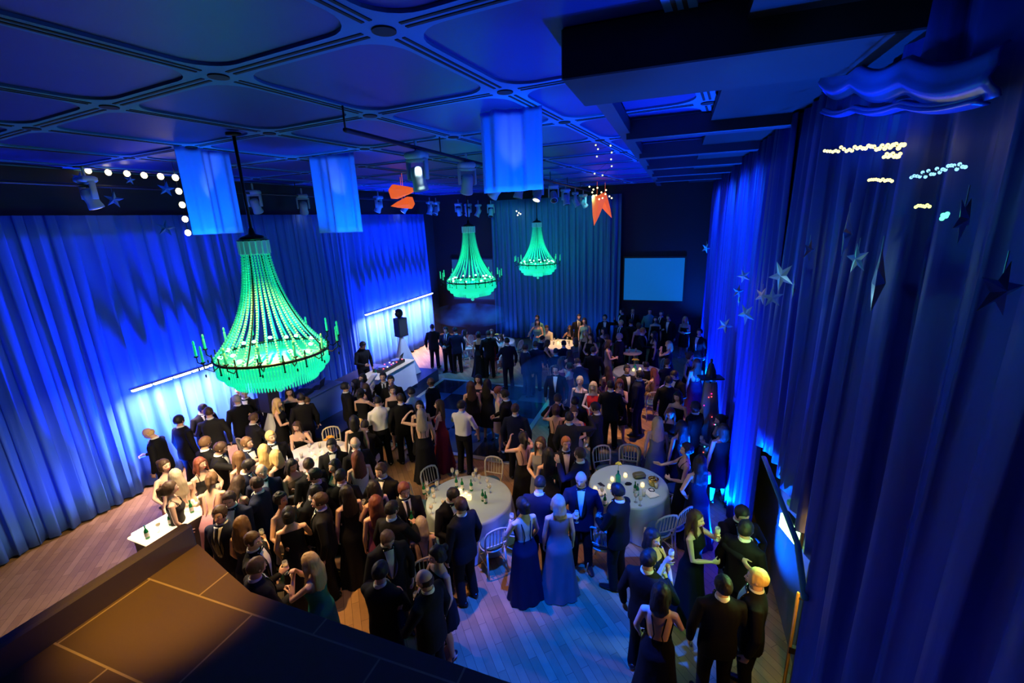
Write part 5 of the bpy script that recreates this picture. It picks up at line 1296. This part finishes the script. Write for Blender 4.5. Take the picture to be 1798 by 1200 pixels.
P_(290, 822, -160, 'f_talk', 'bun brown', 'strapless pink', 'pale woman looking up at the left end of the glowing bar')
P_(300, 862, -100, 'f_glass', 'pony brown', 'cocktail charcoal', 'woman with ponytail standing close to the glowing bar', mir=1)
P_(421, 806, 30, 'f_stand', 'long mid', 'gown plum', 'woman with long violet-lit hair behind the dark-blue suited man')
P_(438, 784, -150, 'm_talk', 'short mid', 'tux navy', 'man in navy dinner jacket between the violet-haired and green-haired women')
P_(466, 793, 0, 'f_glass', 'long blond', 'backless green', 'long-haired blonde from behind in green top with black strap', mir=1)
P_(437, 823, -120, 'm_look', 'short black', 'suit navy', 'dark-haired man in navy suit bending over the left group')
P_(458, 836, 180, 'm_stand', 'bald grey', 'tux navy', 'small bald-headed man facing out behind the curly-haired woman')
P_(372, 848, -20, 'f_lean', 'pony mid', 'backless pink', 'woman in pink backless top leaning over the left bar table', mir=1)
P_(402, 846, -40, 'f_lean', 'long brown', 'cocktail pink', 'woman with outstretched bare arm beside the pink-topped one')
P_(410, 880, 160, 'm_both', 'short brown', 'tux navy', 'man in navy suit behind the blurred women at lower left')
P_(432, 862, 60, 'm_talk', 'crop brown', 'suit navy', 'big man in blue-lit suit in the left crowd', mir=1)
# around the left table
P_(492, 702, -110, 'f_glass', 'long blond', 'highneck black', 'blonde woman in sleeveless black dress holding a glass under the chandelier')
P_(533, 690, 10, 'm_stand', 'crop black', 'tux black', 'tall man seen from behind with white collar behind the left table')
P_(519, 674, 150, 'm_stand', 'short black', 'tux black', 'dark-haired man at the back left of the crowded left table', mir=1)
P_(528, 681, 170, 'f_stand', 'mid black', 'knee black', 'dark-haired woman beside the tall man seen from behind')
P_(560, 698, -140, 'm_lean', 'short brown', 'tux black', 'man with bow tie leaning on a chair at the crowded left table')
P_(568, 672, -80, 'm_stand', 'short black', 'tux black', 'dark-haired man with bright collar behind the leaning man', mir=1)
P_(558, 669, 120, 'f_stand', 'long black', 'knee black', 'woman with black hair left of the bright-collared man')
P_(604, 672, 100, 'f_stand', 'long black', 'gown navy', 'long black-haired woman right of the lamp at the stage edge')
P_(614, 676, 60, 'f_side', 'long brown', 'backless black', 'bare-shouldered woman with bent arm by the metal truss', mir=1)
P_(634, 693, -30, 'f_talk', 'bun black', 'knee black', 'dark-haired woman with hair clip between truss and white-shirted man')
P_(663, 708, 15, 'm_both', 'crop black', 'shirt white', 'man in white shirt from behind holding something, beside the left table')
P_(662, 667, 175, 'm_stand', 'short black', 'suit black', 'dark-haired man in front of the white disc jockey table', mir=1)
P_(683, 670, 170, 'm_stand', 'short black', 'tux black', 'second dark-haired man in front of the white disc jockey table')
P_(605, 757, -160, 'f_sit', 'mid blond', 'strapless cream', 'blonde seated woman in pale dress at the crowded left table')
P_(622, 742, 0, 'f_stand', 'mid black', 'knee black', 'black-haired woman standing behind the seated blonde', mir=1)
P_(590, 763, -30, 'm_sit', 'short black', 'tux black', 'seated man from behind with bright blue collar at the left table')
P_(560, 775, 10, 'f_sit', 'long brown', 'cocktail black', 'seated woman with long brown hair from behind at the left table')
P_(524, 752, 170, 'f_situp', 'mid brown', 'strapless black', 'seated woman propping bare arms on the left table', mir=1)
P_(583, 786, 170, 'm_both', 'short black', 'tux black', 'man looking down at his hands with blue-lit shirt before the left table')
P_(624, 783, 20, 'm_stand', 'bald grey', 'suit black', 'grey balding man from behind right of the man looking at his hands')
P_(628, 806, 10, 'f_stand', 'long auburn', 'longhigh cream', 'woman with long auburn hair and pale shoulders from behind', mir=1)
P_(495, 768, -160, 'm_stand', 'short blond', 'tux black', 'fair-haired man with glasses and bow tie left of the crowded table')
P_(480, 800, 40, 'f_glass', 'mid blond', 'highneck black', "blonde woman's back in black top left of the fair-haired man")
P_(514, 822, -150, 'f_clasp', 'mid black', 'knee brown', 'curly dark-haired woman with tan dress in the left crowd', 'tan', mir=1)
P_(533, 815, 20, 'm_glass', 'crop brown', 'tux black', 'man from behind with blue-lit collar beside the curly dark-haired woman')
P_(552, 838, 60, 'm_talk', 'short black', 'tux black', 'dark-suited man behind the tall long-coated woman')
P_(600, 842, -20, 'm_stand', 'crop black', 'suit black', 'black-haired man from behind at the right of the left crowd', mir=1)
P_(580, 822, 120, 'f_stand', 'long black', 'gown black', 'long black-haired woman in the middle of the left crowd')
# dance floor edge
P_(703, 703, 10, 'm_stand', 'crop brown', 'suit black', 'man in dark suit from behind next to the raised-arm woman')
P_(722, 692, 40, 'm_both', 'short black', 'shirt white', 'bent man in white shirt near the stage corner', mir=1)
P_(690, 688, 170, 'f_stand', 'bun brown', 'knee black', 'bare-armed dark-haired woman in front of the stage corner')
P_(740, 730, 0, 'f_hair', 'long ash', 'backless black', 'woman in backless black gown raising her left hand to her head')
P_(737, 716, 180, 'f_stand', 'long black', 'knee black', 'black-haired woman facing the raised-arm woman', mir=1)
P_(757, 674, 60, 'm_stand', 'bald black', 'suit black', 'bald man in dark suit standing alone on the dance floor', 'dark')
P_(771, 714, 75, 'f_talk', 'long brown', 'gown maroon', 'woman in long maroon-topped dress facing left by the dance floor')
P_(811, 716, -30, 'm_talk', 'short black', 'shirt white', 'man in loose white shirt and dark trousers dancing by the floor edge', mir=1)
P_(827, 680, 10, 'f_stand', 'long brown', 'cocktail black', 'woman in short black dress from behind on the dance floor')
P_(851, 678, -20, 'f_glass', 'long black', 'knee black', 'woman with very long black hair in the middle of the dance floor')
P_(842, 672, 170, 'f_stand', 'mid black', 'knee navy', 'woman facing out behind the long-haired dancer', mir=1)
P_(876, 690, -100, 'f_talk', 'short auburn', 'highneck cream', 'woman in white sleeveless top on the dance floor')
P_(886, 697, 80, 'm_both', 'short black', 'tux black', 'man with bow tie and white shirt facing left at the dance floor edge')
P_(905, 722, -10, 'm_stand', 'crop brown', 'tux navy', 'tall man from behind in blue light at the right of the dance floor', mir=1)
# far left
P_(759, 577, -10, 'm_stand', 'crop brown', 'tux black', 'man on the left of the trio by the stage end')
P_(783, 582, 160, 'm_both', 'short black', 'suit black', 'middle man of the trio by the stage end')
P_(797, 582, 10, 'm_glass', 'short black', 'tux navy', 'man on the right of the trio by the stage end', mir=1)
P_(816, 585, -80, 'f_sit', 'long black', 'highneck cream', 'seated woman in pale top alone at the far left table', 'warm')
P_(840, 590, 0, 'f_stand', 'bun black', 'gown black', 'woman in black gown from behind before the far left table')
P_(856, 588, 0, 'm_stand', 'crop brown', 'tux black', 'large man from behind in front of the far left table', mir=1)
P_(863, 586, 180, 'f_up', 'mid auburn', 'cocktail red', 'woman in red with raised arms behind the large man')
P_(876, 590, 150, 'f_sit', 'mid brown', 'highneck cream', 'woman in white seated at the right of the far left table')
P_(890, 602, 20, 'm_glass', 'crop black', 'suit navy', 'blue-lit man between the far left table and the hazy blue reflection', mir=1)
P_(940, 608, 0, 'm_walk', 'crop brown', 'suit navy', 'tall blue-lit man walking away in the open floor')
P_(925, 612, -60, 'm_stand', 'short brown', 'suit navy', 'blue-lit man left of the tall walking man')
# far middle
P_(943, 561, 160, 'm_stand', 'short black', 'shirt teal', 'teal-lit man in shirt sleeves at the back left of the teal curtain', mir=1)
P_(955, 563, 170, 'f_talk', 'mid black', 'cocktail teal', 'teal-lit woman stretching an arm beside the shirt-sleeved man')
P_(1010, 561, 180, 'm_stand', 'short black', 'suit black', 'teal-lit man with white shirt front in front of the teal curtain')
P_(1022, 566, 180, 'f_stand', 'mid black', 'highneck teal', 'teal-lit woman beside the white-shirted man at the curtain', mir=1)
P_(975, 583, 180, 'm_sit', 'crop brown', 'shirt cream', 'pink-faced man seated behind the far middle table')
P_(993, 583, 150, 'f_situp', 'long brown', 'strapless black', 'woman with bare shoulders propping her arm at the far middle table', 'tan')
P_(1022, 583, 175, 'f_sit', 'long blond', 'strapless cream', 'blonde seated woman behind the far middle table')
P_(1028, 588, 160, 'f_stand', 'mid blond', 'cocktail black', 'second blonde woman just right of the seated blonde')
P_(1011, 600, 10, 'f_sit', 'mid ginger', 'strapless pink', 'woman with golden-brown hair and bare pink back at the far middle table')
P_(1037, 594, 160, 'f_talk', 'long brown', 'longhigh black', 'smiling woman in long-sleeved black right of the far middle table', mir=1)
P_(952, 597, -60, 'm_sit', 'crop brown', 'tux navy', 'man seated at the left of the far middle table')
P_(960, 603, -100, 'f_sit', 'mid brown', 'cocktail black', 'woman seated at the left of the far middle table')
P_(976, 620, 0, 'm_sit', 'crop black', 'suit black', 'black-haired man seated before the far middle table', mir=1)
P_(1000, 622, 20, 'f_sit', 'long black', 'cocktail black', 'dark-haired woman before the far middle table')
P_(990, 606, 0, 'm_sit', 'short black', 'suit navy', 'man seated from behind in front of the bright candles')
P_(1062, 560, 180, 'm_wave', 'short black', 'tux black', "man with raised hands against the teal curtain's right end", mir=1)
P_(1060, 583, 120, 'f_stand', 'mid black', 'knee black', 'dark-haired woman behind the man in profile')
P_(1065, 596, 70, 'm_glass', 'short brown', 'tux black', 'brown-haired man in profile facing left on the yellow floor')
P_(1042, 618, 0, 'm_stand', 'crop black', 'tux black', 'tall black-haired man from behind right of the far middle table', mir=1)
P_(1015, 640, 20, 'm_lean', 'crop brown', 'tux navy', 'man bending with a bright collar in the middle crowd')
P_(1003, 645, 60, 'f_talk', 'short brown', 'strapless plum', 'bare-armed woman in the middle crowd beside the bending man')
P_(976, 652, 170, 'm_stand', 'short brown', 'tux black', 'man in bow tie with blue-lit face in the middle crowd', mir=1)
P_(985, 638, -30, 'f_stand', 'mid brown', 'cocktail maroon', 'woman in dark red dress behind the blue-faced man')
P_(1068, 652, 20, 'f_sit', 'long brown', 'strapless plum', 'woman with bare purple-lit back seated in the middle crowd')
P_(1090, 570, 150, 'm_stand', 'crop blond', 'suit black', 'fair-haired man near the black wall', mir=1)
P_(1108, 568, 0, 'm_stand', 'crop black', 'suit black', 'broad man from behind near the cocktail table')
P_(1116, 572, 30, 'f_stand', 'bun brown', 'strapless black', 'bare-shouldered woman right of the broad man')
P_(1092, 549, 120, 'm_stand', 'short black', 'tux black', 'teal-lit man at the left end of the row under the screen', mir=1)
P_(1111, 547, 180, 'm_stand', 'short black', 'suit black', 'teal-lit man with necktie in the row under the screen')
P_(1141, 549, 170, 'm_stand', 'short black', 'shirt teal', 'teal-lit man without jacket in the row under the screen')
P_(1151, 563, 180, 'f_stand', 'mid black', 'knee black', 'small woman in the row under the screen', mir=1)
P_(1161, 553, 150, 'm_stand', 'short black', 'suit black', 'dark-suited man in the row under the screen')
P_(1174, 560, 160, 'm_glass', 'short black', 'tux black', 'man with bow tie at the right of the row under the screen')
P_(1203, 563, 170, 'f_clasp', 'long blond', 'strapless black', "blonde woman in strapless gown alone under the screen's right corner", mir=1)
P_(1228, 586, 150, 'm_stand', 'short black', 'tux black', 'man half hidden by the far right curtain')
P_(1129, 584, -110, 'm_talk', 'crop ginger', 'tux black', 'ginger man in dinner jacket facing the long-haired woman')
P_(1148, 590, 110, 'f_stand', 'long black', 'gown black', 'woman with very long black hair facing the ginger man', mir=1)
P_(1092, 604, -90, 'f_clasp', 'mid brown', 'knee grey', 'woman in grey jacket holding an orange drink by the cocktail table')
P_(1103, 592, 60, 'm_stand', 'short grey', 'suit black', 'man bending over the cocktail table')
P_(1167, 608, 80, 'f_mouth', 'mid blond', 'knee black', 'blonde woman in black raising her hand to her face at the far right table', mir=1)
P_(1172, 640, 20, 'm_sit', 'curly brown', 'suit navy', 'curly brown-haired man from behind at the far right table')
P_(1148, 655, 50, 'f_sit', 'long auburn', 'cocktail brown', 'auburn-haired woman seated at the near side of the far right table')
P_(1101, 652, -160, 'm_stand', 'short black', 'tux black', 'bearded-looking dark man facing out left of the far right table', 'tan', mir=1)
P_(1122, 662, 70, 'm_stand', 'short black', 'suit navy', 'dark-haired man in profile facing left with broad navy back')
P_(1135, 645, 20, 'm_sit', 'crop black', 'tux black', 'black-haired man seated at the far right table')
P_(1212, 628, -120, 'f_glass', 'bun brown', 'cocktail black', 'woman in black dress with bare arms by the draped stand', 'warm', mir=1)
P_(1223, 640, 30, 'f_stand', 'long auburn', 'backless plum', 'auburn-haired woman from behind hugging close beside the draped stand')
P_(1174, 672, 10, 'm_stand', 'crop black', 'tux black', 'black-haired man from behind right of the middle crowd')
P_(1184, 662, 150, 'm_look', 'short black', 'tux black', 'man with blue-lit shirt facing the black-haired man', mir=1)
P_(1190, 700, 160, 'f_glass', 'mid black', 'knee black', 'woman with a blue-lit glass near the right curtain')
P_(1226, 716, 60, 'm_stand', 'crop black', 'suit black', 'tall dark man in black suit with white collar near the right curtain', 'dark')
# middle
P_(980, 704, 0, 'm_talk', 'crop brown', 'suit black', 'dark-haired man left of the woman in red', mir=1)
P_(1018, 672, 160, 'f_stand', 'bun blond', 'cocktail black', 'fair-haired woman directly left of the woman in red')
P_(1042, 682, 175, 'f_glass', 'mid blond', 'highneck red', 'woman in bright red dress with golden hair')
P_(1004, 706, 0, 'm_stand', 'crop black', 'tux black', 'dark-haired man from behind before the woman in red', mir=1)
P_(1072, 680, 0, 'm_stand', 'crop black', 'suit black', 'tall black-suited man from behind right of the woman in red')
P_(1084, 681, 175, 'f_mouth', 'mid auburn', 'cocktail black', 'woman in short black strapless dress with hand at her cheek')
P_(1009, 716, 175, 'f_glass', 'bun brown', 'highneck sequin', 'smiling woman in glittering top behind the grey-suited man', mir=1)
P_(1000, 736, -10, 'm_wave', 'crop black', 'suit charcoal', 'man in charcoal suit from behind raising a hand')
P_(985, 722, 0, 'f_up', 'bun brown', 'backless black', 'woman with raised arm at the edge of the hazy blue reflection')
P_(1045, 720, 80, 'm_both', 'short black', 'tux charcoal', 'dark-haired man in profile facing left in charcoal dinner jacket', 'warm', mir=1)
P_(1177, 730, 175, 'f_clasp', 'long auburn', 'longhigh black', 'auburn-haired woman in long-sleeved black facing the camera')
P_(1155, 745, 10, 'f_stand', 'long blond', 'gown grey', 'blonde woman from behind in long grey-brown gown')
P_(1264, 742, 110, 'f_glass', 'bun black', 'strapless black', 'tattooed-looking woman in black beside the right curtain', 'warm', mir=1)
P_(1277, 752, 30, 'f_stand', 'mid brown', 'knee black', 'woman pressed against the bright right curtain')
P_(1202, 794, 100, 'f_talk', 'curly black', 'gown black', 'black-haired woman in long black gown at the right table', 'warm')
P_(1218, 800, 30, 'f_hip', 'long black', 'gown navy', 'woman in navy gown with hand on her hip behind the black-haired one', mir=1)
P_(1196, 752, 40, 'f_stand', 'long black', 'knee black', 'long black-haired woman between blonde gown and tall dark man')
# front middle
P_(919, 772, 20, 'f_up', 'pony black', 'backless black', 'bare-backed woman with both hands raised beside the dance floor')
P_(944, 778, 170, 'f_talk', 'long brown', 'highneck sequin', 'long-haired woman in patterned top facing out with an open palm', mir=1)
P_(962, 800, 15, 'f_stand', 'long black', 'longhigh charcoal', 'woman with waist-long dark hair seen from behind in front of the patterned top')
P_(994, 783, -175, 'm_stand', 'crop ginger', 'tux black', 'ginger-haired man with bow tie and white shirt in the centre')
P_(1018, 802, 70, 'm_wave', 'crop brown', 'tux navy', 'brown-haired man from behind gesturing at the ginger man', mir=1)
P_(1020, 846, 178, 'm_glass', 'bald grey', 'tux navy', 'grey balding man with bow tie facing out in blue light')
P_(948, 856, -20, 'm_look', 'crop black', 'tux navy', 'black-haired man seen from above left of the grey balding man')
P_(925, 878, 30, 'f_glass', 'bun black', 'backless navy', 'woman with pinned-up dark hair in the blue-lit lower middle', mir=1)
P_(975, 880, 10, 'f_stand', 'mid ash', 'longhigh grey', 'pale-haired woman from behind in the blue-lit lower middle')
# left front
P_(665, 838, 150, 'm_glass', 'short brown', 'tux black', 'smiling brown-haired man in dinner jacket left of the front table')
P_(662, 882, 10, 'f_stand', 'long auburn', 'highneck plum', 'woman with long red hair seen from behind left of the front table', mir=1)
P_(682, 888, -40, 'm_glass', 'crop black', 'tux black', 'dark-haired man holding a bottle with his collar lit blue')
P_(710, 866, -165, 'm_both', 'short auburn', 'suit black', 'balding auburn-haired man with necktie by the front table')
P_(736, 922, 5, 'f_sit', 'mid ash', 'backless black', 'ash-haired woman sitting with bare arms before the front table')
P_(681, 952, -170, 'm_look', 'crop mid', 'tux black', 'man looking down with a strongly blue-lit shirt front')
P_(669, 1010, -35, 'm_both', 'short black', 'suit black', 'dark-haired man seen from behind talking with open hands, lower left')
P_(746, 1024, 50, 'm_glass', 'bald brown', 'suit black', 'balding man from behind drinking at the bottom of the crowd', mir=1)
P_(767, 980, 120, 'f_glass', 'bun black', 'highneck black', 'dark-haired woman with blue-lit face between the two lowest men')
P_(795, 873, -150, 'm_look', 'short black', 'tux black', 'man with blue-lit face leaning towards the tall man by the front table')
P_(809, 892, 40, 'm_stand', 'crop brown', 'suit black', 'tall man with blue-lit collar seen from behind at the front table', mir=1)
P_(496, 882, -150, 'f_talk', 'curly black', 'highneck sequin', 'curly black-haired woman in sequinned top smiling, left front', 'tan')
P_(508, 908, 0, 'f_glass', 'bun black', 'longhigh black', 'dark-haired woman with pinned hair and sleeveless black top from behind')
P_(540, 862, -140, 'm_look', 'short black', 'tux black', 'man with patterned shirt front bending between the women, left front', mir=1)
P_(564, 878, 80, 'm_stand', 'short brown', 'suit black', 'long-haired figure in long black coat facing left, left front')
P_(592, 875, 20, 'f_stand', 'long black', 'longhigh black', 'woman in plain long black dress from behind, left front')
P_(638, 858, 30, 'f_glass', 'mid black', 'longhigh black', 'woman in black holding a glass down by the yellow shadowed floor', mir=1)
P_(545, 992, 55, 'f_mouth', 'long blond', 'strapless green', 'golden blonde in green strapless dress with hands at her mouth')
P_(446, 955, -120, 'm_glass', 'crop brown', 'tux black', 'man with brightly lit face holding a drink above the balcony edge')
P_(452, 1002, -70, 'm_both', 'crop mid', 'suit charcoal', 'man in charcoal suit lowest left, cut off by the balcony edge', mir=1)
P_(424, 925, -40, 'f_glass', 'long mid', 'cocktail navy', 'long-haired woman blurred blue behind the brightly lit man')
P_(395, 905, 140, 'm_stand', 'short brown', 'suit navy', 'man in blue-lit suit beside the near end of the bar')
# lower right
P_(1084, 868, 60, 'm_both', 'short black', 'tux black', 'tall man with black hair and glasses before the right table', 'tan', mir=1)
P_(1146, 950, -130, 'f_drink', 'mid black', 'cocktail black', 'green-lit woman drinking, lower right')
P_(1139, 988, -20, 'm_glass', 'short black', 'tux black', 'black-haired man from behind with blue collar, lower right')
P_(1222, 916, -110, 'f_drink', 'long brown', 'longhigh black', 'green-lit woman with a glass at her lips near the curtain', mir=1)
P_(1302, 908, -160, 'm_reach', 'short black', 'tux black', "tall man in dinner jacket laying a hand on another's shoulder")
P_(1350, 942, -20, 'm_stand', 'short black', 'suit black', 'dark man from behind under the green sign')
P_(1344, 1026, 100, 'm_stand', 'crop blond', 'tux black', 'fair-haired man with green-lit hair near the door', mir=1)
P_(1272, 1032, 20, 'm_stand', 'crop black', 'tux black', 'black-haired broad man from behind at the bottom right')
P_(1160, 1048, 0, 'f_glass', 'mid black', 'backless black', 'woman with short black hair and bare green-lit shoulders, lowest right')
_dj = person((-9.2, 11.2, .47), -1.9, 'm_look', ('short', 'black'), ('shirt', 'black'), 'disc jockey in black bending over the mixing console on the stage', 'tan')
# last relaxation so that neighbours do not share the same ground
_st = [o for o in C.objects if o.name.startswith('person') and o is not _dj]
for _ in range(40):
    for i, a in enumerate(_st):
        for b in _st[i+1:]:
            dx, dy = a.location.x-b.location.x, a.location.y-b.location.y
            if abs(dx) > .45 or abs(dy) > .45: continue
            d = math.hypot(dx, dy)
            if d < .43:
                if d < 1e-3: dx, dy, d = .01, .01, .014
                k = (.43-d)*.5/d; a.location.x += dx*k; a.location.y += dy*k; b.location.x -= dx*k; b.location.y -= dy*k
    for a in _st:
        for (tx, ty), m in [(t_, 1.0) for t_ in TS]+[((-1.28, 15.75), .5), ((.88, 10.2), .5), ((-7.75, 9.6), .38), ((-9.5, 7.85), .5)]:
            dx, dy = a.location.x-tx, a.location.y-ty; d = math.hypot(dx, dy)
            if 1e-3 < d < m: a.location.x = tx+dx/d*m; a.location.y = ty+dy/d*m
        a.location.x = max(-10.75, min(1.08, a.location.x)); a.location.y = min(20.2, a.location.y)
_sit = [(o, o['_seat']) for o in _st if '_seat' in o]
for o, nm in _sit:
    c = bpy.data.objects[nm]; rz = o.rotation_euler.z; c.location.x = o.location.x+sin(rz)*.04; c.location.y = o.location.y-cos(rz)*.04
    del o['_seat']

bpy.context.view_layer.update()
for o, P, lb in HELD:
    if math.hypot(o.location.x, o.location.y) > 12.5: continue
    q = o.matrix_world @ grip(P, 1); words_ = lb.split()
    if 'bottle' in lb: bottle((q.x, q.y, q.z-.08), 'bottle held by the '+' '.join(words_[:12]), 'drinks held by guests')
    else: glass((q.x, q.y, q.z-.09), 'glass held by the '+' '.join(words_[:12]), 'wine', 'drinks held by guests')
# ------------------------------------------------------------------ camera, world, view
cd = bpy.data.cameras.new('camera'); cam = bpy.data.objects.new('camera', cd); C.objects.link(cam)
cd.sensor_fit = 'HORIZONTAL'; cd.sensor_width = 36.; cd.lens = FPX*36/1798; cd.clip_start = .02; cd.clip_end = 100
cam.matrix_world = Matrix.Translation((0, 0, HC)) @ CM.to_4x4()
sc = bpy.context.scene; sc.camera = cam
w = bpy.data.worlds.new('world'); sc.world = w; w.use_nodes = True
w.node_tree.nodes['Background'].inputs[0].default_value = (.02, .08, .5, 1); w.node_tree.nodes['Background'].inputs[1].default_value = .02
vs = sc.view_settings; vs.view_transform = 'Standard'; vs.look = 'None'; vs.gamma = 1; vs.use_curve_mapping = False; vs.exposure = -.1
sc.cycles.use_denoising = True; sc.cycles.max_bounces = 5; sc.cycles.sample_clamp_indirect = 3; sc.cycles.caustics_reflective = False; sc.cycles.caustics_refractive = False
